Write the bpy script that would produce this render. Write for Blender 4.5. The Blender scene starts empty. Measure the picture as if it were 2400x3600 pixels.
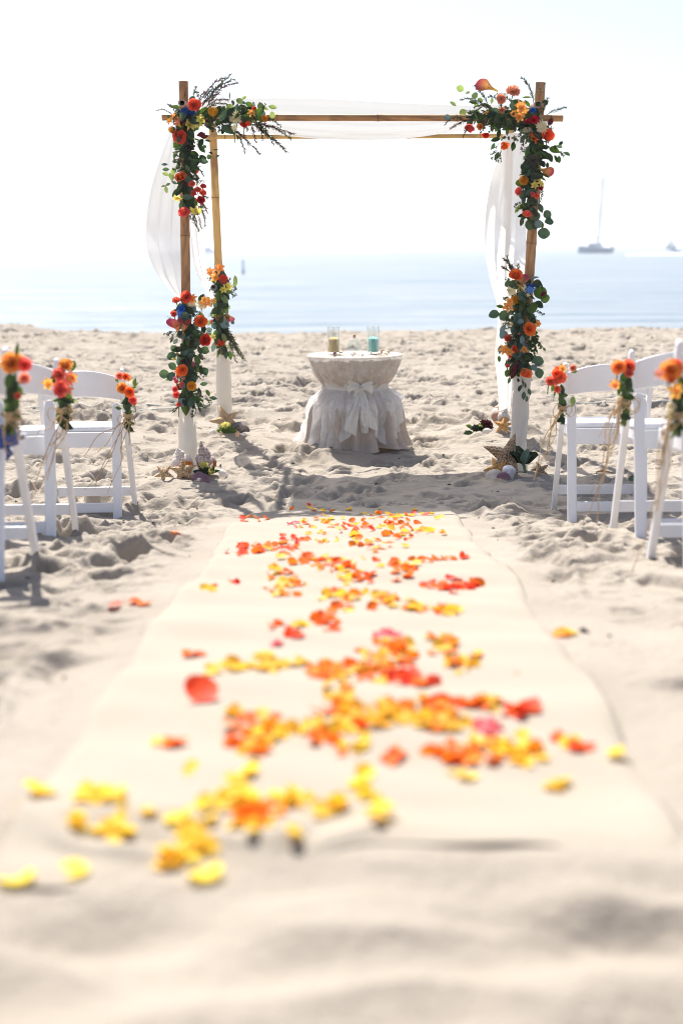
import bpy, math, random
import numpy as np
from mathutils import Vector, Matrix, Euler

random.seed(7)
RNG = np.random.default_rng(11)
scene = bpy.context.scene
COL = scene.collection

# ------------------------------------------------------------------ camera
CAM_H = 1.38
PITCH = math.atan((1800 - 868) / 5000.0)
ROLL = math.radians(0.5)
FPX = 5000.0                      # 50 mm lens on a 24 x 36 mm frame, 2400 x 3600 pixels
_F = Vector((0, math.cos(PITCH), -math.sin(PITCH)))
_U0 = Vector((0, math.sin(PITCH), math.cos(PITCH)))
_R0 = Vector((1, 0, 0))
_R = _R0 * math.cos(ROLL) - _U0 * math.sin(ROLL)
_U = _U0 * math.cos(ROLL) + _R0 * math.sin(ROLL)
CAMP = Vector((0, 0, CAM_H))
cd = bpy.data.cameras.new("camera")
cam = bpy.data.objects.new("camera", cd)
COL.objects.link(cam)
m3 = Matrix((_R, _U, -_F)).transposed()
cam.matrix_world = Matrix.Translation(CAMP) @ m3.to_4x4()
cd.sensor_fit = 'VERTICAL'
cd.sensor_height = 36.0
cd.sensor_width = 24.0
cd.lens = 50.0
cd.clip_start = 0.05
cd.clip_end = 30000.0
cd.dof.use_dof = True
cd.dof.focus_distance = 8.65
cd.dof.aperture_fstop = 1.6
scene.camera = cam

# ------------------------------------------------------------------ world, sun, exposure
SUN_TO = Vector((-0.25, 0.68, 1.0)).normalized()      # from the scene to the sun
SUN_EL = math.asin(SUN_TO.z)
SUN_ROT = math.atan2(SUN_TO.x, SUN_TO.y)
world = bpy.data.worlds.new("World")
scene.world = world
world.use_nodes = True
wn = world.node_tree
wn.nodes.clear()
sky = wn.nodes.new("ShaderNodeTexSky")
sky.sky_type = 'NISHITA'
sky.sun_disc = False
sky.sun_elevation = SUN_EL
sky.sun_rotation = SUN_ROT % (2 * math.pi)
sky.air_density = 0.7
sky.dust_density = 2.0
sky.ozone_density = 1.0
bg = wn.nodes.new("ShaderNodeBackground")
bg.inputs['Strength'].default_value = 0.105
wo = wn.nodes.new("ShaderNodeOutputWorld")
wn.links.new(sky.outputs[0], bg.inputs[0])
wn.links.new(bg.outputs[0], wo.inputs[0])

sd = bpy.data.lights.new("sun", 'SUN')
sd.energy = 5.0
sd.angle = math.radians(0.6)
sd.color = (1.0, 0.96, 0.90)
sun = bpy.data.objects.new("sun", sd)
COL.objects.link(sun)
sun.rotation_euler = (-SUN_TO).to_track_quat('-Z', 'Y').to_euler()
sun.location = (-6, 12, 20)

scene.view_settings.view_transform = 'Standard'
scene.view_settings.look = 'None'
scene.view_settings.gamma = 1.0
scene.view_settings.exposure = 0.88
scene.view_settings.use_curve_mapping = False
scene.cycles.use_denoising = True
scene.cycles.filter_width = 0.9
scene.cycles.max_bounces = 10
scene.cycles.transparent_max_bounces = 24
scene.cycles.volume_bounces = 1
scene.cycles.sample_clamp_indirect = 8.0

# ------------------------------------------------------------------ pixel helpers (authoring measurements -> metres)
def ray(px, py):
    u = (px - 1200) / FPX
    v = (py - 1800) / FPX
    return (_F + _R * u - _U * v).normalized()

def PY(px, py, Y):
    """point on the vertical plane at distance Y seen at that photo position"""
    d = ray(px, py)
    return CAMP + d * (Y / d.y)

def ppm(Y):
    return FPX / (Y * 1.015)      # photo pixels in a metre at distance Y

# ------------------------------------------------------------------ materials
def new_mat(name):
    m = bpy.data.materials.new(name)
    m.use_nodes = True
    m.node_tree.nodes.clear()
    return m, m.node_tree

def N(nt, t, **kw):
    n = nt.nodes.new(t)
    for k, v in kw.items():
        if hasattr(n, k):
            setattr(n, k, v)
        else:
            n.inputs[k].default_value = v
    return n

def rgba(c):
    return (c[0], c[1], c[2], 1.0)

def simple(name, col, rough=0.6, transl=0.0, var=0.0, hue=0.0, nscale=0.0, namp=0.0, bump=0.0, bscale=40.0,
           col2=None, tcol=None, spec=0.4, coords='Object', sheen=0.0, ndist=0.0):
    """principled surface with noise between two colours, per-object variation and an optional translucent share"""
    m, nt = new_mat(name)
    L = nt.links.new
    out = N(nt, "ShaderNodeOutputMaterial")
    p = N(nt, "ShaderNodeBsdfPrincipled")
    p.inputs['Roughness'].default_value = rough
    p.inputs['Specular IOR Level'].default_value = spec
    if sheen:
        p.inputs['Sheen Weight'].default_value = sheen
    cur = None
    tc = N(nt, "ShaderNodeTexCoord")
    if nscale > 0:
        nz = N(nt, "ShaderNodeTexNoise")
        nz.inputs['Scale'].default_value = nscale
        nz.inputs['Detail'].default_value = 5
        nz.inputs['Distortion'].default_value = ndist
        L(tc.outputs[coords], nz.inputs['Vector'])
        mx = N(nt, "ShaderNodeMix", data_type='RGBA')
        mx.inputs[6].default_value = rgba(col)
        c2 = col2 if col2 else tuple(c * (1 - namp) for c in col)
        mx.inputs[7].default_value = rgba(c2)
        rp = N(nt, "ShaderNodeMapRange")
        rp.inputs[1].default_value = 0.35
        rp.inputs[2].default_value = 0.68
        L(nz.outputs[0], rp.inputs[0])
        L(rp.outputs[0], mx.inputs[0])
        cur = mx.outputs[2]
    else:
        rgb = N(nt, "ShaderNodeRGB")
        rgb.outputs[0].default_value = rgba(col)
        cur = rgb.outputs[0]
    if var > 0 or hue > 0:
        oi = N(nt, "ShaderNodeObjectInfo")
        hs = N(nt, "ShaderNodeHueSaturation")
        mr = N(nt, "ShaderNodeMapRange")
        mr.inputs[3].default_value = 1 - var
        mr.inputs[4].default_value = 1 + var
        L(oi.outputs['Random'], mr.inputs[0])
        L(mr.outputs[0], hs.inputs['Value'])
        if hue > 0:
            ml = N(nt, "ShaderNodeMath", operation='MULTIPLY')
            ml.inputs[1].default_value = 7.31
            fr = N(nt, "ShaderNodeMath", operation='FRACT')
            mh = N(nt, "ShaderNodeMapRange")
            mh.inputs[3].default_value = 0.5 - hue
            mh.inputs[4].default_value = 0.5 + hue
            L(oi.outputs['Random'], ml.inputs[0]); L(ml.outputs[0], fr.inputs[0]); L(fr.outputs[0], mh.inputs[0])
            L(mh.outputs[0], hs.inputs['Hue'])
        L(cur, hs.inputs['Color'])
        cur = hs.outputs[0]
    L(cur, p.inputs['Base Color'])
    if bump > 0:
        bn = N(nt, "ShaderNodeTexNoise")
        bn.inputs['Scale'].default_value = bscale
        bn.inputs['Detail'].default_value = 4
        L(tc.outputs[coords], bn.inputs['Vector'])
        bp = N(nt, "ShaderNodeBump")
        bp.inputs['Strength'].default_value = bump
        bp.inputs['Distance'].default_value = 0.01
        L(bn.outputs[0], bp.inputs['Height'])
        L(bp.outputs[0], p.inputs['Normal'])
    if transl > 0:
        t = N(nt, "ShaderNodeBsdfTranslucent")
        if tcol:
            tm = N(nt, "ShaderNodeMix", data_type='RGBA')
            tm.inputs[0].default_value = 0.75
            L(cur, tm.inputs[6])
            tm.inputs[7].default_value = rgba(tcol)
            L(tm.outputs[2], t.inputs['Color'])
        else:
            L(cur, t.inputs['Color'])
        mxs = N(nt, "ShaderNodeMixShader")
        mxs.inputs[0].default_value = transl
        L(p.outputs[0], mxs.inputs[1]); L(t.outputs[0], mxs.inputs[2])
        L(mxs.outputs[0], out.inputs[0])
    else:
        L(p.outputs[0], out.inputs[0])
    return m

def sheer(name, col, clear=0.3, transl=0.5, nscale=0.0, cvar=0.0):
    m, nt = new_mat(name)
    L = nt.links.new
    out = N(nt, "ShaderNodeOutputMaterial")
    d = N(nt, "ShaderNodeBsdfDiffuse"); d.inputs[0].default_value = rgba(col)
    t = N(nt, "ShaderNodeBsdfTranslucent"); t.inputs[0].default_value = rgba(col)
    tr = N(nt, "ShaderNodeBsdfTransparent")
    a = N(nt, "ShaderNodeMixShader"); a.inputs[0].default_value = transl
    L(d.outputs[0], a.inputs[1]); L(t.outputs[0], a.inputs[2])
    b = N(nt, "ShaderNodeMixShader"); b.inputs[0].default_value = clear
    L(a.outputs[0], b.inputs[1]); L(tr.outputs[0], b.inputs[2])
    if nscale > 0:
        tc = N(nt, "ShaderNodeTexCoord")
        nz = N(nt, "ShaderNodeTexNoise"); nz.inputs['Scale'].default_value = nscale; nz.inputs['Detail'].default_value = 6
        mr = N(nt, "ShaderNodeMapRange")
        mr.inputs[1].default_value = 0.3; mr.inputs[2].default_value = 0.7
        mr.inputs[3].default_value = max(0, clear - cvar); mr.inputs[4].default_value = min(1, clear + cvar)
        L(tc.outputs['Object'], nz.inputs['Vector']); L(nz.outputs[0], mr.inputs[0]); L(mr.outputs[0], b.inputs[0])
    L(b.outputs[0], out.inputs[0])
    return m

M = {}
def sand_material():
    m, nt = new_mat("dry_sand")
    L = nt.links.new
    out = N(nt, "ShaderNodeOutputMaterial")
    p = N(nt, "ShaderNodeBsdfPrincipled")
    p.inputs['Roughness'].default_value = 0.95
    p.inputs['Specular IOR Level'].default_value = 0.15
    tc = N(nt, "ShaderNodeTexCoord")
    n1 = N(nt, "ShaderNodeTexNoise"); n1.inputs['Scale'].default_value = 1.7; n1.inputs['Detail'].default_value = 6
    n2 = N(nt, "ShaderNodeTexNoise"); n2.inputs['Scale'].default_value = 260.0; n2.inputs['Detail'].default_value = 3
    L(tc.outputs['Object'], n1.inputs['Vector']); L(tc.outputs['Object'], n2.inputs['Vector'])
    mx = N(nt, "ShaderNodeMix", data_type='RGBA')
    mx.inputs[6].default_value = rgba((0.376, 0.329, 0.273))
    mx.inputs[7].default_value = rgba((0.318, 0.275, 0.225))
    mr = N(nt, "ShaderNodeMapRange"); mr.inputs[1].default_value = 0.35; mr.inputs[2].default_value = 0.7
    L(n1.outputs[0], mr.inputs[0]); L(mr.outputs[0], mx.inputs[0])
    mx2 = N(nt, "ShaderNodeMix", data_type='RGBA', blend_type='MULTIPLY')
    mx2.inputs[0].default_value = 1.0
    mr2 = N(nt, "ShaderNodeMapRange")
    mr2.inputs[1].default_value = 0.3; mr2.inputs[2].default_value = 0.7
    mr2.inputs[3].default_value = 0.80; mr2.inputs[4].default_value = 1.12
    L(n2.outputs[0], mr2.inputs[0])
    L(mx.outputs[2], mx2.inputs[6]); L(mr2.outputs[0], mx2.inputs[7])
    L(mx2.outputs[2], p.inputs['Base Color'])
    bp = N(nt, "ShaderNodeBump"); bp.inputs['Strength'].default_value = 0.8; bp.inputs['Distance'].default_value = 0.004
    n3 = N(nt, "ShaderNodeTexNoise"); n3.inputs['Scale'].default_value = 90.0; n3.inputs['Detail'].default_value = 8
    L(tc.outputs['Object'], n3.inputs['Vector'])
    n4 = N(nt, "ShaderNodeTexNoise"); n4.inputs['Scale'].default_value = 24.0; n4.inputs['Detail'].default_value = 7; n4.inputs['Roughness'].default_value = 0.62
    L(tc.outputs['Object'], n4.inputs['Vector'])
    ma = N(nt, "ShaderNodeMath", operation='MULTIPLY_ADD'); ma.inputs[1].default_value = 4.5
    L(n4.outputs[0], ma.inputs[0]); L(n3.outputs[0], ma.inputs[2])
    L(ma.outputs[0], bp.inputs['Height']); L(bp.outputs[0], p.inputs['Normal'])
    L(p.outputs[0], out.inputs[0])
    return m
M['sand'] = sand_material()

def sea_material():
    m, nt = new_mat("sea_water")
    L = nt.links.new
    out = N(nt, "ShaderNodeOutputMaterial")
    p = N(nt, "ShaderNodeBsdfPrincipled")
    p.inputs['Roughness'].default_value = 0.35
    p.inputs['Specular IOR Level'].default_value = 0.22
    p.inputs['IOR'].default_value = 1.33
    tc = N(nt, "ShaderNodeTexCoord")
    mp = N(nt, "ShaderNodeMapping"); mp.inputs['Scale'].default_value = (0.085, 0.42, 1)
    L(tc.outputs['Object'], mp.inputs['Vector'])
    n1 = N(nt, "ShaderNodeTexNoise"); n1.inputs['Scale'].default_value = 1.0; n1.inputs['Detail'].default_value = 7
    L(mp.outputs[0], n1.inputs['Vector'])
    mx = N(nt, "ShaderNodeMix", data_type='RGBA')
    mx.inputs[6].default_value = rgba((0.25, 0.282, 0.308)); mx.inputs[7].default_value = rgba((0.145, 0.195, 0.228))
    mrs = N(nt, "ShaderNodeMapRange"); mrs.inputs[1].default_value = 0.40; mrs.inputs[2].default_value = 0.64
    L(n1.outputs[0], mrs.inputs[0]); L(mrs.outputs[0], mx.inputs[0]); L(mx.outputs[2], p.inputs['Base Color'])
    bp = N(nt, "ShaderNodeBump"); bp.inputs['Strength'].default_value = 1.0; bp.inputs['Distance'].default_value = 0.5
    mp2 = N(nt, "ShaderNodeMapping"); mp2.inputs['Scale'].default_value = (0.25, 0.7, 1)
    L(tc.outputs['Object'], mp2.inputs['Vector'])
    n2 = N(nt, "ShaderNodeTexNoise"); n2.inputs['Scale'].default_value = 1.0; n2.inputs['Detail'].default_value = 8
    L(mp2.outputs[0], n2.inputs['Vector']); L(n2.outputs[0], bp.inputs['Height']); L(bp.outputs[0], p.inputs['Normal'])
    L(p.outputs[0], out.inputs[0])
    return m
M['sea'] = sea_material()

def bamboo_material(name, c1, c2, dark):
    m, nt = new_mat(name)
    L = nt.links.new
    out = N(nt, "ShaderNodeOutputMaterial")
    p = N(nt, "ShaderNodeBsdfPrincipled")
    p.inputs['Roughness'].default_value = 0.45
    tc = N(nt, "ShaderNodeTexCoord")
    mp = N(nt, "ShaderNodeMapping"); mp.inputs['Scale'].default_value = (70, 70, 5)
    L(tc.outputs['Object'], mp.inputs['Vector'])
    n1 = N(nt, "ShaderNodeTexNoise"); n1.inputs['Scale'].default_value = 1.0; n1.inputs['Detail'].default_value = 6
    L(mp.outputs[0], n1.inputs['Vector'])
    mx = N(nt, "ShaderNodeMix", data_type='RGBA')
    mx.inputs[6].default_value = rgba(c1); mx.inputs[7].default_value = rgba(c2)
    L(n1.outputs[0], mx.inputs[0])
    mp2 = N(nt, "ShaderNodeMapping"); mp2.inputs['Scale'].default_value = (16, 16, 4.5)
    L(tc.outputs['Object'], mp2.inputs['Vector'])
    n2 = N(nt, "ShaderNodeTexNoise"); n2.inputs['Scale'].default_value = 1.0; n2.inputs['Detail'].default_value = 7
    n2.inputs['Distortion'].default_value = 0.6
    L(mp2.outputs[0], n2.inputs['Vector'])
    mr = N(nt, "ShaderNodeMapRange"); mr.inputs[1].default_value = 0.46; mr.inputs[2].default_value = 0.66; mr.inputs[4].default_value = 0.85
    L(n2.outputs[0], mr.inputs[0])
    mx2 = N(nt, "ShaderNodeMix", data_type='RGBA')
    L(mr.outputs[0], mx2.inputs[0]); L(mx.outputs[2], mx2.inputs[6]); mx2.inputs[7].default_value = rgba(dark)
    L(mx2.outputs[2], p.inputs['Base Color'])
    L(p.outputs[0], out.inputs[0])
    return m
M['bamboo'] = bamboo_material("bamboo_brown", (0.56, 0.30, 0.115), (0.40, 0.19, 0.062), (0.15, 0.065, 0.025))
M['bamboo_gold'] = bamboo_material("bamboo_golden", (0.78, 0.50, 0.17), (0.62, 0.36, 0.10), (0.30, 0.15, 0.05))
M['bamboo_hole'] = simple("bamboo_hollow", (0.03, 0.02, 0.015), 0.9)
M['bamboo_cut'] = simple("bamboo_cut_end", (0.42, 0.31, 0.22), 0.8, nscale=60, namp=0.4)

M['white_chair'] = simple("white_resin", (0.80, 0.80, 0.82), 0.38, nscale=9, namp=0.05, spec=0.5)
M['screw'] = simple("chair_screw", (0.45, 0.45, 0.46), 0.35)
M['chiffon'] = sheer("ivory_chiffon", (0.96, 0.95, 0.91), 0.14, 0.74)
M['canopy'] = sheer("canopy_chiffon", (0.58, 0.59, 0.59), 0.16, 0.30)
M['chiffon_thin'] = sheer("thin_chiffon", (0.93, 0.925, 0.905), 0.20, 0.66)
M['wrap'] = simple("ivory_wrap_cloth", (0.90, 0.885, 0.82), 0.8, transl=0.42, nscale=14, namp=0.05, bump=0.15, bscale=30)
M['linen'] = simple("taupe_linen", (0.60, 0.51, 0.43), 0.9, transl=0.25, nscale=30, namp=0.12, bump=0.2, bscale=140)
M['gauze'] = sheer("crinkled_white_gauze", (0.95, 0.94, 0.92), 0.16, 0.6, nscale=14, cvar=0.20)
M['gauze_thin'] = sheer("thin_white_gauze", (0.94, 0.92, 0.88), 0.55, 0.5, nscale=11, cvar=0.28)
M['ribbon'] = sheer("cream_ribbon", (0.90, 0.88, 0.82), 0.18, 0.4)

def runner_material():
    m, nt = new_mat("cream_burlap")
    L = nt.links.new
    out = N(nt, "ShaderNodeOutputMaterial")
    p = N(nt, "ShaderNodeBsdfPrincipled"); p.inputs['Roughness'].default_value = 0.95
    p.inputs['Specular IOR Level'].default_value = 0.1
    tc = N(nt, "ShaderNodeTexCoord")
    n1 = N(nt, "ShaderNodeTexNoise"); n1.inputs['Scale'].default_value = 2.2; n1.inputs['Detail'].default_value = 8; n1.inputs['Roughness'].default_value = 0.65
    L(tc.outputs['Object'], n1.inputs['Vector'])
    mx = N(nt, "ShaderNodeMix", data_type='RGBA')
    mx.inputs[6].default_value = rgba((0.405, 0.358, 0.296)); mx.inputs[7].default_value = rgba((0.335, 0.288, 0.230))
    L(n1.outputs[0], mx.inputs[0])
    wv = N(nt, "ShaderNodeTexWave"); wv.inputs['Scale'].default_value = 90; wv.inputs['Distortion'].default_value = 1.0
    wv2 = N(nt, "ShaderNodeTexWave", bands_direction='Y'); wv2.inputs['Scale'].default_value = 90; wv2.inputs['Distortion'].default_value = 1.0
    L(tc.outputs['Object'], wv.inputs['Vector']); L(tc.outputs['Object'], wv2.inputs['Vector'])
    ad = N(nt, "ShaderNodeMath", operation='ADD'); L(wv.outputs[0], ad.inputs[0]); L(wv2.outputs[0], ad.inputs[1])
    bp = N(nt, "ShaderNodeBump"); bp.inputs['Strength'].default_value = 0.3; bp.inputs['Distance'].default_value = 0.002
    L(ad.outputs[0], bp.inputs['Height']); L(bp.outputs[0], p.inputs['Normal'])
    L(mx.outputs[2], p.inputs['Base Color']); L(p.outputs[0], out.inputs[0])
    return m
M['runner'] = runner_material()

# petals and flowers: base colour plus light passing through
def petal_mat(name, c, c2=None, var=0.12, hue=0.012, tr=0.42, sat=None):
    return simple(name, c, 0.6, transl=tr, var=var, hue=hue, nscale=9, col2=c2 or tuple(x * 0.75 for x in c), spec=0.25)
M['p_yellow'] = petal_mat("yellow_petal", (0.96, 0.74, 0.09), (0.95, 0.58, 0.03))
M['p_orange'] = petal_mat("orange_petal", (0.94, 0.33, 0.02), (0.92, 0.17, 0.015))
M['p_red'] = petal_mat("red_petal", (0.92, 0.18, 0.03), (0.88, 0.09, 0.02))
M['p_pink'] = petal_mat("pink_petal", (0.85, 0.20, 0.18), (0.80, 0.12, 0.10))
M['coralred'] = petal_mat("coral_red_rose", (0.94, 0.15, 0.09), (0.88, 0.07, 0.06))
M['orange'] = petal_mat("orange_rose", (0.95, 0.25, 0.06), (0.92, 0.13, 0.04))
M['amber'] = petal_mat("amber_rose", (0.94, 0.44, 0.13), (0.92, 0.27, 0.06))
M['coral'] = petal_mat("coral_bloom", (0.94, 0.26, 0.17), (0.90, 0.15, 0.11))
M['peach'] = petal_mat("peach_bloom", (0.94, 0.50, 0.34), (0.92, 0.34, 0.22))
M['red'] = petal_mat("red_bloom", (0.72, 0.04, 0.025), (0.60, 0.02, 0.02))
M['lily_orange'] = petal_mat("orange_lily", (0.95, 0.50, 0.08), (0.93, 0.34, 0.12))
M['lily_yellow'] = petal_mat("yellow_lily", (0.93, 0.80, 0.20), (0.88, 0.72, 0.14))
M['pin'] = petal_mat("pincushion_orange", (0.95, 0.55, 0.03), (0.94, 0.38, 0.02))
M['pin_core'] = petal_mat("pincushion_heart", (0.50, 0.13, 0.01), (0.38, 0.09, 0.01))
M['cream'] = petal_mat("cream_mum", (0.90, 0.82, 0.58), (0.86, 0.74, 0.44), hue=0.005)
M['blue'] = petal_mat("blue_mum", (0.012, 0.10, 0.50), (0.01, 0.06, 0.33), hue=0.008)
M['paleblue'] = petal_mat("pale_blue_mum", (0.20, 0.42, 0.78), (0.05, 0.18, 0.55), hue=0.008)
M['protea'] = petal_mat("pale_yellow_protea", (0.84, 0.78, 0.28), (0.80, 0.68, 0.16), hue=0.005)
M['maroon'] = petal_mat("maroon_bract", (0.20, 0.03, 0.045), (0.13, 0.015, 0.03), tr=0.25)
M['magenta'] = petal_mat("pink_bud", (0.75, 0.14, 0.24), (0.62, 0.24, 0.18))
def calla_mat(name, low, high):
    m, nt = new_mat(name); L = nt.links.new
    out = N(nt, "ShaderNodeOutputMaterial")
    tc = N(nt, "ShaderNodeTexCoord"); sp = N(nt, "ShaderNodeSeparateXYZ")
    L(tc.outputs['Generated'], sp.inputs[0])
    cr = N(nt, "ShaderNodeValToRGB")
    cr.color_ramp.elements[0].position = 0.25; cr.color_ramp.elements[0].color = rgba(low)
    cr.color_ramp.elements[1].position = 0.92; cr.color_ramp.elements[1].color = rgba(high)
    L(sp.outputs[2], cr.inputs[0])
    p = N(nt, "ShaderNodeBsdfPrincipled"); p.inputs['Roughness'].default_value = 0.45
    t = N(nt, "ShaderNodeBsdfTranslucent")
    L(cr.outputs[0], p.inputs['Base Color']); L(cr.outputs[0], t.inputs[0])
    mx = N(nt, "ShaderNodeMixShader"); mx.inputs[0].default_value = 0.3
    L(p.outputs[0], mx.inputs[1]); L(t.outputs[0], mx.inputs[2]); L(mx.outputs[0], out.inputs[0])
    return m
M['calla_y'] = calla_mat("calla_yellow", (0.84, 0.60, 0.10), (0.50, 0.06, 0.08))
M['calla_o'] = calla_mat("calla_flame", (0.85, 0.38, 0.05), (0.48, 0.04, 0.12))
M['calla_m'] = calla_mat("calla_wine", (0.62, 0.58, 0.12), (0.36, 0.05, 0.10))

def leaf_mat(name, c, c2, tcol, tr=0.35, rough=0.45):
    return simple(name, c, rough, transl=tr, var=0.25, hue=0.02, nscale=5, col2=c2, tcol=tcol, spec=0.4)
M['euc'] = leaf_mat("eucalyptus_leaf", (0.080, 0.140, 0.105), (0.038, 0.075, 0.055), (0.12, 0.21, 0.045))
M['euc_light'] = leaf_mat("pale_eucalyptus_leaf", (0.21, 0.29, 0.14), (0.15, 0.22, 0.09), (0.34, 0.44, 0.08), tr=0.5)  # paler, yellower green than the plain eucalyptus leaf
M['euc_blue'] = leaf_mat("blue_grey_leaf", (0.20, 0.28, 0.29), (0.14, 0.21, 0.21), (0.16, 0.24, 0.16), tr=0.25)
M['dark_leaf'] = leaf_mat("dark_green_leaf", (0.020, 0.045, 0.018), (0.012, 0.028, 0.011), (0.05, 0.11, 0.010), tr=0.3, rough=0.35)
M['green_leaf'] = leaf_mat("green_leaf", (0.050, 0.105, 0.022), (0.030, 0.065, 0.014), (0.14, 0.25, 0.02), tr=0.4)
M['needle'] = leaf_mat("feathery_needles", (0.050, 0.065, 0.022), (0.050, 0.034, 0.020), (0.11, 0.14, 0.03), tr=0.3)
M['needle_red'] = leaf_mat("reddish_needles", (0.13, 0.07, 0.06), (0.09, 0.05, 0.045), (0.2, 0.1, 0.07), tr=0.3)
M['seeded'] = leaf_mat("seeded_sprig", (0.10, 0.135, 0.060), (0.055, 0.08, 0.032), (0.16, 0.21, 0.05), tr=0.2)
M['succ_green'] = simple("green_succulent", (0.16, 0.25, 0.19), 0.5, var=0.1, nscale=6, col2=(0.10, 0.18, 0.13))
M['succ_dark'] = simple("dusky_succulent", (0.11, 0.085, 0.075), 0.5, var=0.1, nscale=6, col2=(0.07, 0.06, 0.05))
M['stem'] = simple("green_stem", (0.10, 0.16, 0.045), 0.55, var=0.2)
M['twig'] = simple("brown_twig", (0.10, 0.06, 0.04), 0.7)
M['raffia'] = simple("straw_raffia", (0.66, 0.47, 0.26), 0.75, transl=0.2, var=0.12, nscale=30, namp=0.2)
M['blue_satin'] = simple("navy_satin", (0.008, 0.02, 0.14), 0.22, nscale=6, col2=(0.012, 0.05, 0.26), spec=0.6)
M['debris'] = simple("dark_seaweed_bits", (0.035, 0.025, 0.02), 0.8)
M['rope'] = simple("pale_cord", (0.66, 0.65, 0.58), 0.8)

def star_mat(name, cream, brown, scale):
    m, nt = new_mat(name); L = nt.links.new
    out = N(nt, "ShaderNodeOutputMaterial")
    p = N(nt, "ShaderNodeBsdfPrincipled"); p.inputs['Roughness'].default_value = 0.8
    tc = N(nt, "ShaderNodeTexCoord")
    v = N(nt, "ShaderNodeTexVoronoi", feature='DISTANCE_TO_EDGE'); v.inputs['Scale'].default_value = scale
    L(tc.outputs['Object'], v.inputs['Vector'])
    mr = N(nt, "ShaderNodeMapRange"); mr.inputs[1].default_value = 0.08; mr.inputs[2].default_value = 0.22
    L(v.outputs['Distance'], mr.inputs[0])
    mx = N(nt, "ShaderNodeMix", data_type='RGBA')
    mx.inputs[6].default_value = rgba(cream); mx.inputs[7].default_value = rgba(brown)
    L(mr.outputs[0], mx.inputs[0]); L(mx.outputs[2], p.inputs['Base Color'])
    bp = N(nt, "ShaderNodeBump", invert=True); bp.inputs['Strength'].default_value = 0.7; bp.inputs['Distance'].default_value = 0.006
    L(mr.outputs[0], bp.inputs['Height']); L(bp.outputs[0], p.inputs['Normal'])
    L(p.outputs[0], out.inputs[0])
    return m
M['star_tan'] = star_mat("tan_starfish", (0.72, 0.50, 0.28), (0.30, 0.16, 0.07), 95)
M['star_orange'] = star_mat("orange_starfish", (0.76, 0.42, 0.13), (0.50, 0.22, 0.05), 95)
M['star_brown'] = star_mat("brown_starfish", (0.56, 0.38, 0.22), (0.14, 0.07, 0.045), 70)
M['shell_white'] = simple("white_shell", (0.84, 0.80, 0.74), 0.4, transl=0.30, nscale=14, col2=(0.72, 0.62, 0.54), bump=0.2, bscale=25)
M['shell_inner'] = simple("glowing_orange_shell_lip", (0.92, 0.44, 0.06), 0.3, transl=0.65, nscale=10, col2=(0.80, 0.52, 0.18))
M['shell_pink'] = simple("pink_conch", (0.84, 0.58, 0.47), 0.4, transl=0.15, nscale=8, col2=(0.80, 0.74, 0.66))
M['shell_speck'] = simple("speckled_shell", (0.80, 0.74, 0.68), 0.6, transl=0.25, nscale=42, col2=(0.30, 0.15, 0.11), bump=0.5, bscale=50, ndist=1.5)
M['shell_purple'] = simple("purple_scallop", (0.27, 0.15, 0.19), 0.55, nscale=40, col2=(0.20, 0.10, 0.13))
M['shell_black'] = simple("black_scallop", (0.05, 0.04, 0.05), 0.6, nscale=26, col2=(0.40, 0.33, 0.28))
M['shell_cream'] = simple("cream_shell", (0.76, 0.64, 0.48), 0.45, nscale=20, col2=(0.62, 0.44, 0.26))
M['shell_orange'] = simple("orange_shell", (0.78, 0.44, 0.22), 0.45, nscale=14, col2=(0.78, 0.62, 0.44))
M['coral'+'rock'] = simple("white_coral_rock", (0.76, 0.75, 0.78), 0.85, nscale=22, col2=(0.40, 0.38, 0.42), bump=0.7, bscale=60)
def stripe_mat():
    m, nt = new_mat("striped_shell"); L = nt.links.new
    out = N(nt, "ShaderNodeOutputMaterial"); p = N(nt, "ShaderNodeBsdfPrincipled"); p.inputs['Roughness'].default_value = 0.4
    tc = N(nt, "ShaderNodeTexCoord"); w = N(nt, "ShaderNodeTexWave"); w.inputs['Scale'].default_value = 24; w.inputs['Distortion'].default_value = 1.5
    cr = N(nt, "ShaderNodeValToRGB")
    cr.color_ramp.elements[0].position = 0.62; cr.color_ramp.elements[0].color = rgba((0.09, 0.025, 0.03))
    cr.color_ramp.elements[1].position = 0.75; cr.color_ramp.elements[1].color = rgba((0.62, 0.50, 0.36))
    L(tc.outputs['Object'], w.inputs['Vector']); L(w.outputs[0], cr.inputs[0]); L(cr.outputs[0], p.inputs['Base Color']); L(p.outputs[0], out.inputs[0])
    return m
M['shell_stripe'] = stripe_mat()

def glass_mat():
    m, nt = new_mat("clear_glass"); L = nt.links.new
    out = N(nt, "ShaderNodeOutputMaterial")
    tr = N(nt, "ShaderNodeBsdfTransparent"); tr.inputs[0].default_value = (0.96, 0.98, 0.98, 1)
    gl = N(nt, "ShaderNodeBsdfGlossy"); gl.inputs['Roughness'].default_value = 0.03
    lw = N(nt, "ShaderNodeLayerWeight"); lw.inputs[0].default_value = 0.28
    mr = N(nt, "ShaderNodeMapRange"); mr.inputs[3].default_value = 0.03; mr.inputs[4].default_value = 0.55
    L(lw.outputs['Facing'], mr.inputs[0])
    mx = N(nt, "ShaderNodeMixShader"); L(mr.outputs[0], mx.inputs[0]); L(tr.outputs[0], mx.inputs[1]); L(gl.outputs[0], mx.inputs[2])
    L(mx.outputs[0], out.inputs[0])
    return m
M['glass'] = glass_mat()
M['gold_sand'] = simple("gold_sand", (0.70, 0.50, 0.22), 0.95, nscale=120, namp=0.15)
M['aqua_sand'] = simple("aqua_sand", (0.30, 0.68, 0.60), 0.95, nscale=120, namp=0.1)
M['cork'] = simple("cork", (0.50, 0.27, 0.13), 0.9, nscale=80, namp=0.4)
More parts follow.
